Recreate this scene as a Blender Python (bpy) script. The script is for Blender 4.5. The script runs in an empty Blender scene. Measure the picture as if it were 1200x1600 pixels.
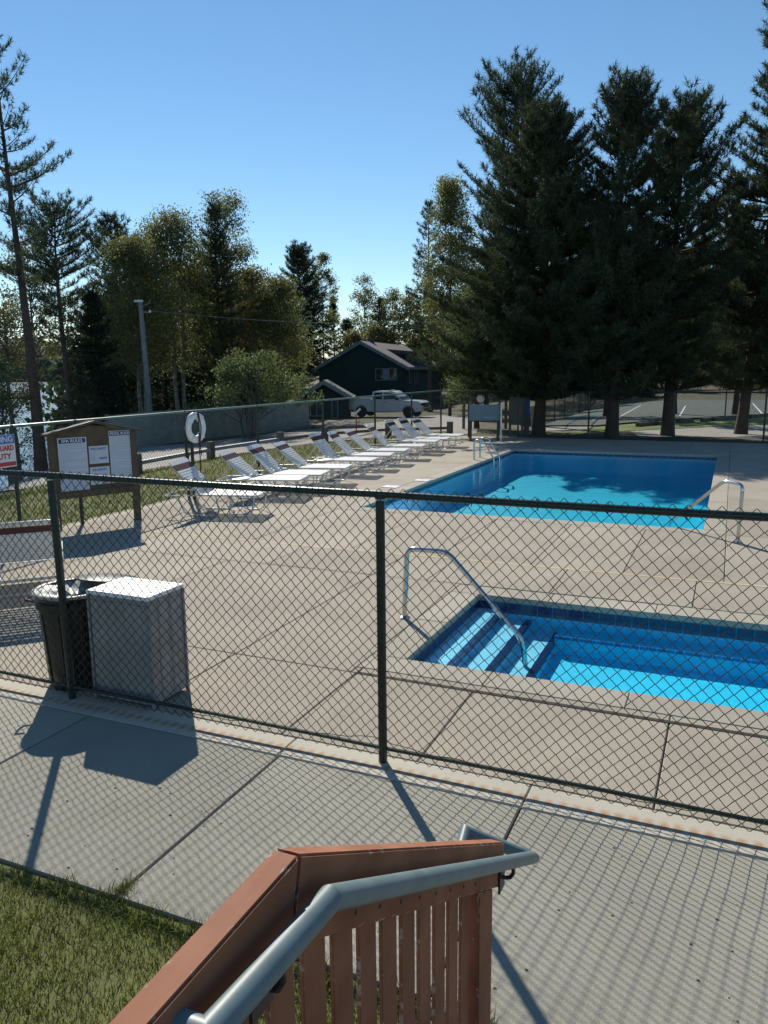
import bpy, bmesh, math, random
import numpy as np
from mathutils import Vector, Matrix
random.seed(7); rng = np.random.default_rng(7)
R = math.radians
scene = bpy.context.scene
COL = scene.collection

# ------------------------------------------------------------------ camera
CAM_H = 2.28
PITCH, ROLL, YAW, FPX = R(10.25), R(0.6), R(23.7), 1230.0
cyw, syw = math.cos(YAW), math.sin(YAW)
Rt = Vector((cyw, syw, 0)); Fh = Vector((-syw, cyw, 0)); Zv = Vector((0, 0, 1))
Dn = -math.sin(PITCH)*Fh - math.cos(PITCH)*Zv
Fw = math.cos(PITCH)*Fh - math.sin(PITCH)*Zv
cx = math.cos(ROLL)*Rt + math.sin(ROLL)*Dn
cd = -math.sin(ROLL)*Rt + math.cos(ROLL)*Dn
cam = bpy.data.cameras.new('camera'); camo = bpy.data.objects.new('camera', cam); COL.objects.link(camo)
cam.sensor_fit = 'VERTICAL'; cam.sensor_height = 24.0; cam.sensor_width = 18.0
cam.lens = 24.0*FPX/1600.0; cam.clip_start = 0.05; cam.clip_end = 4000
M = Matrix.Identity(4)
for i, v in enumerate((cx, -cd, -Fw)):
    for j in range(3): M[j][i] = v[j]
M[2][3] = CAM_H
camo.matrix_world = M
scene.camera = camo

# ------------------------------------------------------------------ sky, sun, exposure
SUN_EL = R(37.0); SUN_DIR = Vector((-0.645, 0.765, 0)).normalized()
SUN_AZ = math.atan2(SUN_DIR.x, SUN_DIR.y)          # clockwise from +Y
world = bpy.data.worlds.new('World'); scene.world = world; world.use_nodes = True
wn = world.node_tree.nodes; wl = world.node_tree.links
bgn = wn['Background']
sky = wn.new('ShaderNodeTexSky'); sky.sky_type = 'NISHITA'; sky.sun_disc = False
sky.sun_elevation = SUN_EL; sky.sun_rotation = SUN_AZ
sky.altitude = 500; sky.air_density = 1.0; sky.dust_density = 0.0; sky.ozone_density = 2.5
hsv = wn.new('ShaderNodeHueSaturation'); hsv.inputs['Saturation'].default_value = 1.12; hsv.inputs['Hue'].default_value = .494; hsv.inputs['Value'].default_value = 1.0
wl.new(sky.outputs[0], hsv.inputs['Color']); wl.new(hsv.outputs[0], bgn.inputs[0]); bgn.inputs[1].default_value = 0.108
sun = bpy.data.lights.new('sun', 'SUN'); suno = bpy.data.objects.new('sun', sun); COL.objects.link(suno)
sun.energy = 5.0; sun.angle = R(0.55); sun.color = (1.0, 0.93, 0.80)
sv = Vector((SUN_DIR.x*math.cos(SUN_EL), SUN_DIR.y*math.cos(SUN_EL), math.sin(SUN_EL)))
suno.rotation_euler = sv.to_track_quat('Z', 'Y').to_euler(); suno.location = (0, 0, 40)
scene.view_settings.view_transform = 'Standard'; scene.view_settings.look = 'None'
scene.view_settings.exposure = 0.13; scene.view_settings.gamma = 1
scene.view_settings.use_curve_mapping = False
scene.render.engine = 'CYCLES'
try:
    scene.cycles.transparent_max_bounces = 24; scene.cycles.max_bounces = 8
except Exception: pass

# ------------------------------------------------------------------ terrain and surveying helpers
LP0 = (-22.1, 20.3)
def sstep(a, b, x):
    t = min(1, max(0, (x-a)/(b-a))); return t*t*(3-2*t)
def T(x, y):
    """ground height"""
    dx = max(0, -9.6-x); dy = max(0, y-26.5); D = math.hypot(dx, dy)
    left = sstep(-3, -13, x)
    z = -0.03 - 1.45*(1-math.exp(-max(0, D-2.5)/20.0))*left
    if y > 27: z -= 0.12*(1-left)*sstep(27, 32, y)
    L = (x-LP0[0])*-.819 + (y-LP0[1])*-.574
    if L > -3: z -= 3.6*sstep(-3, 9, L)
    hx = sstep(-26, -8, x)
    if y > 66: z += hx*min(26, (y-66)*0.11)
    if x > 14 and y > 20: z += min(6, (x-14)*.05)
    return z
def ray(px, py):
    x = (px-600)/FPX; y = (py-800)/FPX
    return Fw + cx*x + cd*y
def at(px, py, z):
    r = ray(px, py); t = (z-CAM_H)/r.z; return Vector((r.x*t, r.y*t, z))
def gt(px, py):
    z = -.1
    for _ in range(25):
        p = at(px, py, z); z = .5*z+.5*T(p.x, p.y)
    return at(px, py, z)
def bear(px, d, py=640):
    """ground point in the direction of a picture column at horizontal distance d"""
    r = ray(px, py); h = math.hypot(r.x, r.y); x, y = r.x*d/h, r.y*d/h
    return Vector((x, y, T(x, y)))
def hz(px, py, d):
    r = ray(px, py); return CAM_H + r.z*d/math.hypot(r.x, r.y)

# ------------------------------------------------------------------ materials
def newmat(name):
    m = bpy.data.materials.new(name); m.use_nodes = True
    return m, m.node_tree.nodes, m.node_tree.links, m.node_tree.nodes['Principled BSDF']
def mat(name, col, rough=.6, metal=0., var=.0, scale=8., col2=None, bump=0., bscale=60., spec=.5, coords='Object', dist=.02):
    m, n, l, b = newmat(name)
    b.inputs['Roughness'].default_value = rough; b.inputs['Metallic'].default_value = metal
    b.inputs['Specular IOR Level'].default_value = spec
    c = (*col, 1)
    tc = n.new('ShaderNodeTexCoord')
    if col2 is not None or var > 0:
        nz = n.new('ShaderNodeTexNoise'); nz.inputs['Scale'].default_value = scale; nz.inputs['Detail'].default_value = 6; nz.inputs['Roughness'].default_value = .65
        l.new(tc.outputs[coords], nz.inputs['Vector'])
        rp = n.new('ShaderNodeValToRGB'); l.new(nz.outputs[0], rp.inputs[0])
        c2 = col2 if col2 is not None else tuple(max(0, v*(1-var)) for v in col)
        c1 = col if col2 is not None else tuple(v*(1+var) for v in col)
        rp.color_ramp.elements[0].position = .32; rp.color_ramp.elements[1].position = .68
        rp.color_ramp.elements[0].color = (*c2, 1); rp.color_ramp.elements[1].color = (*c1, 1)
        l.new(rp.outputs[0], b.inputs['Base Color'])
    else: b.inputs['Base Color'].default_value = c
    if bump > 0:
        nb = n.new('ShaderNodeTexNoise'); nb.inputs['Scale'].default_value = bscale; nb.inputs['Detail'].default_value = 5
        l.new(tc.outputs[coords], nb.inputs['Vector'])
        bp = n.new('ShaderNodeBump'); bp.inputs['Strength'].default_value = bump; bp.inputs['Distance'].default_value = dist
        l.new(nb.outputs[0], bp.inputs['Height']); l.new(bp.outputs[0], b.inputs['Normal'])
    return m
def concrete(name, c1, c2, stain=(.2, .17, .13), stain_amt=.35, speck=.25):
    m, n, l, b = newmat(name); b.inputs['Roughness'].default_value = .85; b.inputs['Specular IOR Level'].default_value = .3
    ge = n.new('ShaderNodeNewGeometry')
    def noise(s, d=6, r=.6):
        z = n.new('ShaderNodeTexNoise'); z.inputs['Scale'].default_value = s; z.inputs['Detail'].default_value = d; z.inputs['Roughness'].default_value = r
        l.new(ge.outputs['Position'], z.inputs['Vector']); return z
    def ramp(src, a, b_, ca, cb):
        r = n.new('ShaderNodeValToRGB'); l.new(src, r.inputs[0]); e = r.color_ramp.elements
        e[0].position = a; e[1].position = b_; e[0].color = (*ca, 1); e[1].color = (*cb, 1); return r
    big = ramp(noise(.9).outputs[0], .35, .65, c2, c1)
    st = ramp(noise(2.3, 8, .7).outputs[0], .56, .78, (0, 0, 0), (1, 1, 1))
    mx = n.new('ShaderNodeMix'); mx.data_type = 'RGBA'; mx.blend_type = 'MIX'
    ml = n.new('ShaderNodeMath'); ml.operation = 'MULTIPLY'; ml.inputs[1].default_value = stain_amt; l.new(st.outputs[0], ml.inputs[0])
    l.new(ml.outputs[0], mx.inputs[0]); l.new(big.outputs[0], mx.inputs[6]); mx.inputs[7].default_value = (*stain, 1)
    sp = ramp(noise(170, 3, .6).outputs[0], .3, .7, (1-speck,)*3, (1+speck*.5,)*3)
    m2 = n.new('ShaderNodeMix'); m2.data_type = 'RGBA'; m2.blend_type = 'MULTIPLY'; m2.inputs[0].default_value = 1
    l.new(mx.outputs[2], m2.inputs[6]); l.new(sp.outputs[0], m2.inputs[7])
    # small difference from one slab to the next
    oi = n.new('ShaderNodeObjectInfo'); mr = n.new('ShaderNodeMapRange'); mr.inputs[3].default_value = .89; mr.inputs[4].default_value = 1.06
    l.new(oi.outputs['Random'], mr.inputs[0])
    m3 = n.new('ShaderNodeMix'); m3.data_type = 'RGBA'; m3.blend_type = 'MULTIPLY'; m3.inputs[0].default_value = 1
    l.new(m2.outputs[2], m3.inputs[6]); l.new(mr.outputs[0], m3.inputs[7])
    l.new(m3.outputs[2], b.inputs['Base Color'])
    bp = n.new('ShaderNodeBump'); bp.inputs['Strength'].default_value = .35; bp.inputs['Distance'].default_value = .004
    l.new(noise(120, 4, .7).outputs[0], bp.inputs['Height']); l.new(bp.outputs[0], b.inputs['Normal'])
    return m
def foliage(name, c1, c2, trans=.35, scale=1.2, c3=None):
    m, n, l, b = newmat(name); n.remove(b); out = n['Material Output']
    ge = n.new('ShaderNodeNewGeometry')
    nz = n.new('ShaderNodeTexNoise'); nz.inputs['Scale'].default_value = scale; nz.inputs['Detail'].default_value = 4
    l.new(ge.outputs['Position'], nz.inputs['Vector'])
    rp = n.new('ShaderNodeValToRGB'); e = rp.color_ramp.elements; e[0].position = .35; e[1].position = .62
    e[0].color = (*c1, 1); e[1].color = (*c2, 1)
    if c3: x = e.new(.78); x.color = (*c3, 1)
    l.new(nz.outputs[0], rp.inputs[0])
    mr = n.new('ShaderNodeMapRange'); mr.inputs[3].default_value = .6; mr.inputs[4].default_value = 1.4
    l.new(ge.outputs['Random Per Island'], mr.inputs[0])
    mm = n.new('ShaderNodeMix'); mm.data_type = 'RGBA'; mm.blend_type = 'MULTIPLY'; mm.inputs[0].default_value = 1
    l.new(rp.outputs[0], mm.inputs[6]); l.new(mr.outputs[0], mm.inputs[7])
    df = n.new('ShaderNodeBsdfDiffuse'); tr = n.new('ShaderNodeBsdfTranslucent')
    l.new(mm.outputs[2], df.inputs[0]); l.new(mm.outputs[2], tr.inputs[0])
    gl = n.new('ShaderNodeBsdfGlossy'); gl.inputs['Roughness'].default_value = .45; gl.inputs[0].default_value = (.5, .5, .5, 1)
    ms = n.new('ShaderNodeMixShader'); ms.inputs[0].default_value = trans; l.new(df.outputs[0], ms.inputs[1]); l.new(tr.outputs[0], ms.inputs[2])
    m2 = n.new('ShaderNodeMixShader'); m2.inputs[0].default_value = .045; l.new(ms.outputs[0], m2.inputs[1]); l.new(gl.outputs[0], m2.inputs[2])
    l.new(m2.outputs[0], out.inputs[0]); return m
def water(name, tint, bump=.15, bscale=3., rough=.02, dens=1.0, body=None):
    """rippled surface: clear tinted water under a Fresnel reflection (body: opaque deep water)"""
    m, n, l, b = newmat(name); n.remove(b); out = n['Material Output']
    ge = n.new('ShaderNodeNewGeometry')
    nz = n.new('ShaderNodeTexNoise'); nz.inputs['Scale'].default_value = bscale; nz.inputs['Detail'].default_value = 4; nz.inputs['Distortion'].default_value = .6
    l.new(ge.outputs['Position'], nz.inputs['Vector'])
    bp = n.new('ShaderNodeBump'); bp.inputs['Strength'].default_value = bump; bp.inputs['Distance'].default_value = .22 if body else .05; l.new(nz.outputs[0], bp.inputs['Height'])
    dt = n.new('ShaderNodeVectorMath'); dt.operation = 'DOT_PRODUCT'; l.new(bp.outputs[0], dt.inputs[0]); l.new(ge.outputs['Incoming'], dt.inputs[1])
    def ma(op, a, b_=None):
        k = n.new('ShaderNodeMath'); k.operation = op
        for i, v in enumerate((a, b_)):
            if v is None: continue
            if isinstance(v, (int, float)): k.inputs[i].default_value = v
            else: l.new(v, k.inputs[i])
        return k.outputs[0]
    # Schlick reflectance, the same from above and below
    f = ma('ADD', ma('MULTIPLY', ma('POWER', ma('SUBTRACT', 1.0, ma('MINIMUM', ma('ABSOLUTE', dt.outputs['Value']), 1.0)), 5.0), .98), .02)
    gl = n.new('ShaderNodeBsdfGlossy'); gl.inputs['Roughness'].default_value = rough; l.new(bp.outputs[0], gl.inputs['Normal'])
    if body: t = n.new('ShaderNodeBsdfDiffuse'); t.inputs[0].default_value = (*body, 1)
    else: t = n.new('ShaderNodeBsdfTransparent'); t.inputs[0].default_value = (*tint, 1)
    ms = n.new('ShaderNodeMixShader'); l.new(f, ms.inputs[0]); l.new(t.outputs[0], ms.inputs[1]); l.new(gl.outputs[0], ms.inputs[2])
    l.new(ms.outputs[0], out.inputs[0]); return m

MT = dict(
 deck=concrete('pool_deck_concrete', (.42, .37, .298), (.345, .30, .243), stain_amt=.5),
 walk=concrete('sidewalk_concrete', (.385, .365, .30), (.31, .295, .24), speck=.34, stain_amt=.3),
 coping=concrete('coping_concrete', (.44, .40, .33), (.38, .345, .28)),
 curb=concrete('footing_sunlit_concrete', (.53, .495, .41), (.45, .42, .35), stain=(.3, .15, .06), stain_amt=.25),  # pale tone paints in the sunlight on the strip clear of mesh shadow
 yellow=concrete('strip_drain_yellow', (.68, .55, .34), (.60, .47, .30)),
 joint=mat('joint_filler', (.035, .03, .025), .95),
 dirt=mat('dirt', (.10, .08, .055), .95, var=.3, scale=3),
 greenpipe=mat('green_vinyl_pipe', (.012, .028, .02), .32, spec=.5, var=.3, scale=5),
 greenwire=mat('green_vinyl_wire', (.012, .026, .018), .4),
 galv=mat('far_fence_pipe', (.10, .19, .16), .45, var=.15, scale=3),
 farwire=mat('far_fence_wire', (.02, .035, .03), .5),
 steel=mat('polished_steel', (.55, .55, .55), .18, 1.0, var=.08, scale=20),
 alu=mat('white_frame_paint', (.62, .62, .60), .35),
 strap=mat('white_vinyl_strap', (.78, .78, .78), .45, var=.05, scale=6),
 brown=mat('brown_vinyl_strap', (.10, .03, .02), .5),
 blackplastic=mat('black_bin_plastic', (.014, .014, .014), .38, var=.3, scale=6, bump=.1, bscale=30),
 liner=mat('clear_bin_liner', (.30, .33, .31), .45, var=.2, scale=14, bump=.7, bscale=9),
 box=mat('shaded_white_laminate', (.33, .325, .31), .6, col2=(.21, .205, .20), scale=4, bump=.08, bscale=8),  # white cabinet sides, their shade put into the grey base colour
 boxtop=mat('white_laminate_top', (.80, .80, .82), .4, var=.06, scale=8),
 boxedge=mat('laminate_edge_strip', (.24, .24, .26), .55, var=.15, scale=9),
 railblue=mat('blue_grey_rail_paint', (.135, .19, .20), .45, var=.16, scale=14, bump=.04, bscale=220, dist=.002),
 wood=None,
 bracket=mat('dark_bracket', (.02, .02, .022), .45),
 kiosk=mat('kiosk_stained_wood', (.14, .10, .06), .85, col2=(.075, .055, .037), scale=5, bump=.3, bscale=40),
 paper=mat('notice_sheet', (.55, .60, .68), .55, var=.06, scale=3),
 navy=mat('navy_print', (.02, .03, .16), .5),
 blueprint=mat('blue_print', (.08, .20, .50), .5),
 redprint=mat('red_print', (.55, .05, .05), .5),
 white=mat('white_paint', (.78, .78, .78), .4, var=.04, scale=5),
 ring=mat('life_ring_white', (.80, .80, .78), .5, var=.08, scale=8),
 rope=mat('dark_rope', (.04, .035, .03), .8),
 poolpaint=mat('pool_blue_plaster', (.006, .66, .92), .5, var=.04, scale=1.5),
 spapaint=mat('spa_blue_plaster', (.012, .66, .93), .5, var=.05, scale=2),
 spastep=mat('step_pale_blue', (.22, .66, .86), .5, var=.06, scale=3),
 spatrim=mat('blue_edge_tile', (.01, .16, .40), .3, var=.3, scale=25),
 tile=mat('navy_waterline_tile', (.012, .035, .12), .2, var=.35, scale=25),
 poolwater=water('pool_water', (.80, .96, .99), .22, 4.0),
 spawater=water('spa_water', (.80, .955, .99), .2, 7.0),
 lake=water('lake_water', (.5, .5, .5), 1.0, .5, .12, body=(.05, .13, .26)),
 lawnfar=mat('mown_lawn', (.16, .22, .05), .95, col2=(.11, .15, .035), scale=1.5, bump=.6, bscale=20),
 lawnbase=mat('lawn_soil', (.15, .165, .045), .95, col2=(.10, .10, .035), scale=2.5, bump=.5, bscale=25),
 road=mat('old_asphalt_grey', (.34, .32, .30), .9, col2=(.25, .235, .22), scale=1.2, bump=.4, bscale=30),
 court=mat('court_asphalt', (.085, .112, .10), .95, col2=(.07, .09, .082), scale=.6),
 linepaint=mat('court_line_paint', (.62, .64, .64), .7),
 ground=mat('ground_cover', (.05, .06, .02), .95, col2=(.075, .055, .03), scale=.5, bump=.6, bscale=6),
 shore=mat('far_shore_woods', (.022, .035, .022), .95, var=.4, scale=.05),
 bark=mat('pine_bark', (.075, .05, .036), .9, var=.4, scale=9, bump=.8, bscale=14),
 greybark=mat('grey_bark', (.13, .115, .095), .9, var=.4, scale=9, bump=.6, bscale=14),
 birch=mat('birch_bark', (.33, .30, .26), .8, col2=(.10, .085, .07), scale=6),
 needle=foliage('pine_needles', (.040, .052, .026), (.070, .090, .038), .36, .9, (.12, .13, .06)),
 needle2=foliage('red_pine_needles', (.045, .068, .032), (.08, .11, .05), .36, .9, (.14, .135, .06)),
 needle3=foliage('spruce_needles', (.018, .032, .02), (.034, .054, .03), .25, .9),
 leafy=foliage('birch_leaves', (.13, .145, .05), (.21, .21, .07), .55, .6, (.38, .30, .09)),
 leafo=foliage('turning_leaves', (.15, .145, .05), (.25, .21, .07), .55, .6, (.38, .27, .08)),
 leafg=foliage('green_leaves', (.085, .12, .045), (.15, .185, .065), .5, 1.0, (.33, .34, .12)),
 grass=foliage('grass_blades', (.13, .15, .032), (.20, .225, .05), .45, 2.2, (.34, .28, .12)),
 pole=mat('weathered_pole', (.22, .23, .23), .85, var=.25, scale=4, bump=.3, bscale=25),
 plank=mat('grey_green_planks', (.27, .29, .26), .85, var=.2, scale=2.5, bump=.3, bscale=20),
 rail=mat('grey_timber', (.16, .13, .10), .9, var=.3, scale=5, bump=.4, bscale=25),
 paverail=mat('pale_guard_pipe', (.34, .34, .36), .6, var=.2, scale=5),
 siding=mat('dark_green_siding', (.020, .050, .044), .8, var=.15, scale=1.5),
 siding2=mat('dark_brown_siding', (.03, .033, .028), .85, var=.2, scale=1.5),
 roof=mat('grey_shingles', (.10, .082, .085), .9, var=.35, scale=1.2, bump=.5, bscale=8),
 trim=mat('blue_grey_trim', (.18, .25, .27), .6),
 paneglass=mat('window_glass', (.03, .04, .05), .06, spec=.9),
 curtain=mat('window_curtain', (.25, .29, .31), .8, var=.1, scale=3),
 truckpaint=mat('white_truck_paint', (.62, .64, .67), .25, var=.02, scale=2, spec=.6),
 rubber=mat('tyre_rubber', (.015, .015, .015), .8),
 chrome=mat('chrome', (.6, .6, .62), .15, 1.0),
 carglass=mat('tinted_glass', (.015, .02, .025), .05, spec=.9),
 black=mat('matt_black', (.012, .012, .012), .6),
 red=mat('red_marker', (.45, .02, .015), .5),
 boardgrey=mat('grey_blue_panel', (.13, .19, .22), .6, var=.08, scale=2),
 boarddark=mat('dark_brown_panel', (.12, .105, .09), .8, var=.2, scale=3),
 blueboard=mat('blue_panel', (.01, .07, .28), .5),
 rock=mat('rock', (.16, .14, .12), .9, var=.35, scale=4, bump=.8, bscale=8),
 screen=mat('green_windscreen', (.05, .10, .095), .8, var=.15, scale=1),
)
def wood_mat():
    m, n, l, b = newmat('peeling_terracotta_paint'); b.inputs['Roughness'].default_value = .72; b.inputs['Specular IOR Level'].default_value = .25
    tc = n.new('ShaderNodeTexCoord')
    nz = n.new('ShaderNodeTexNoise'); nz.inputs['Scale'].default_value = 6; nz.inputs['Detail'].default_value = 6; l.new(tc.outputs['Object'], nz.inputs['Vector'])
    rp = n.new('ShaderNodeValToRGB'); e = rp.color_ramp.elements; e[0].position = .3; e[1].position = .7
    e[0].color = (.22, .078, .038, 1); e[1].color = (.35, .145, .078, 1); l.new(nz.outputs[0], rp.inputs[0])
    mp = n.new('ShaderNodeMapping'); mp.inputs['Scale'].default_value = (60, 7, 60); l.new(tc.outputs['Object'], mp.inputs[0])
    gn = n.new('ShaderNodeTexNoise'); gn.inputs['Scale'].default_value = 1; gn.inputs['Detail'].default_value = 4; l.new(mp.outputs[0], gn.inputs['Vector'])
    # worn flakes along the arrises
    ge = n.new('ShaderNodeNewGeometry')
    n2 = n.new('ShaderNodeTexNoise'); n2.inputs['Scale'].default_value = 17; n2.inputs['Detail'].default_value = 7; n2.inputs['Roughness'].default_value = .7; l.new(tc.outputs['Object'], n2.inputs['Vector'])
    r2 = n.new('ShaderNodeValToRGB'); e = r2.color_ramp.elements; e[0].position = .695; e[1].position = .71; l.new(n2.outputs[0], r2.inputs[0])
    mx = n.new('ShaderNodeMix'); mx.data_type = 'RGBA'; l.new(r2.outputs[0], mx.inputs[0]); l.new(rp.outputs[0], mx.inputs[6]); mx.inputs[7].default_value = (.50, .40, .33, 1)
    bv = n.new('ShaderNodeBevel'); bv.samples = 6; bv.inputs['Radius'].default_value = .007
    dp = n.new('ShaderNodeVectorMath'); dp.operation = 'DOT_PRODUCT'; l.new(bv.outputs[0], dp.inputs[0]); l.new(ge.outputs['True Normal'], dp.inputs[1])
    ed = n.new('ShaderNodeMapRange'); ed.inputs[1].default_value = .985; ed.inputs[2].default_value = .90; l.new(dp.outputs['Value'], ed.inputs[0])
    n3 = n.new('ShaderNodeTexNoise'); n3.inputs['Scale'].default_value = 26; n3.inputs['Detail'].default_value = 8; n3.inputs['Roughness'].default_value = .75; l.new(tc.outputs['Object'], n3.inputs['Vector'])
    r3 = n.new('ShaderNodeValToRGB'); e = r3.color_ramp.elements; e[0].position = .55; e[1].position = .59; l.new(n3.outputs[0], r3.inputs[0])
    mu = n.new('ShaderNodeMath'); mu.operation = 'MULTIPLY'; l.new(ed.outputs[0], mu.inputs[0]); l.new(r3.outputs[0], mu.inputs[1])
    mxx = n.new('ShaderNodeMath'); mxx.operation = 'MAXIMUM'; l.new(mu.outputs[0], mxx.inputs[0]); l.new(r2.outputs[0], mxx.inputs[1]); l.new(mxx.outputs[0], mx.inputs[0])
    l.new(mx.outputs[2], b.inputs['Base Color'])
    bp = n.new('ShaderNodeBump'); bp.inputs['Strength'].default_value = .3; bp.inputs['Distance'].default_value = .003; l.new(gn.outputs[0], bp.inputs['Height']); l.new(bp.outputs[0], b.inputs['Normal'])
    return m
MT['wood'] = wood_mat()
def rust_mat():
    """sunlit-toned footing with a rust spot under every wire end of the fence"""
    m = MT['curb']; n = m.node_tree.nodes; l = m.node_tree.links; b = n['Principled BSDF']
    src = b.inputs['Base Color'].links[0].from_socket
    ge = n.new('ShaderNodeNewGeometry'); sp = n.new('ShaderNodeSeparateXYZ'); l.new(ge.outputs['Position'], sp.inputs[0])
    def ma(op, a, bb=None):
        k = n.new('ShaderNodeMath'); k.operation = op
        for i, v in enumerate((a, bb)):
            if v is None: continue
            if isinstance(v, (int, float)): k.inputs[i].default_value = v
            else: l.new(v, k.inputs[i])
        return k.outputs[0]
    nz = n.new('ShaderNodeTexNoise'); nz.inputs['Scale'].default_value = 22; nz.inputs['Detail'].default_value = 5; l.new(ge.outputs['Position'], nz.inputs['Vector'])
    n2 = n.new('ShaderNodeTexNoise'); n2.inputs['Scale'].default_value = 1.7; l.new(ge.outputs['Position'], n2.inputs['Vector'])
    xf = ma('ABSOLUTE', ma('SUBTRACT', ma('FRACT', ma('DIVIDE', sp.outputs[0], .0724)), .5))
    xx = ma('MULTIPLY', xf, .0724)
    yy = ma('ABSOLUTE', ma('SUBTRACT', sp.outputs[1], 3.875))
    d = ma('SQRT', ma('ADD', ma('MULTIPLY', xx, xx), ma('MULTIPLY', ma('MULTIPLY', yy, yy), .5)))
    d = ma('ADD', d, ma('MULTIPLY', ma('SUBTRACT', nz.outputs[0], .5), .035))
    d = ma('SUBTRACT', d, ma('MULTIPLY', ma('SUBTRACT', n2.outputs[0], .5), .03))
    mr = n.new('ShaderNodeMapRange'); mr.inputs[1].default_value = .036; mr.inputs[2].default_value = .008; l.new(d, mr.inputs[0])
    mx = n.new('ShaderNodeMix'); mx.data_type = 'RGBA'; l.new(ma('MULTIPLY', mr.outputs[0], .75), mx.inputs[0]); l.new(src, mx.inputs[6]); mx.inputs[7].default_value = (.40, .19, .065, 1)
    l.new(mx.outputs[2], b.inputs['Base Color'])
rust_mat()

# ------------------------------------------------------------------ object helpers
def tag(o, label=None, cat=None, group=None, kind=None):
    if label: o['label'] = label
    if cat: o['category'] = cat
    if group: o['group'] = group
    if kind: o['kind'] = kind
    return o
def empty(name, loc=(0, 0, 0), rz=0):
    o = bpy.data.objects.new(name, None); COL.objects.link(o); o.location = loc; o.rotation_euler = (0, 0, rz); o.empty_display_size = .2
    return o
def link(name, me, m=None, parent=None):
    o = bpy.data.objects.new(name, me); COL.objects.link(o)
    if m is not None and not me.materials: me.materials.append(m)
    if parent is not None: o.parent = parent
    return o
def copy_tree(o, parent=None):
    c = o.copy(); COL.objects.link(c); c.parent = parent
    for ch in [k for k in ALL_CH.get(o.name, [])]:
        d = ch.copy(); COL.objects.link(d); d.parent = c
        for g in ALL_CH.get(ch.name, []):
            e = g.copy(); COL.objects.link(e); e.parent = d
    return c
ALL_CH = {}
def index_children():
    ALL_CH.clear()
    for o in bpy.data.objects:
        if o.parent: ALL_CH.setdefault(o.parent.name, []).append(o)
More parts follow.
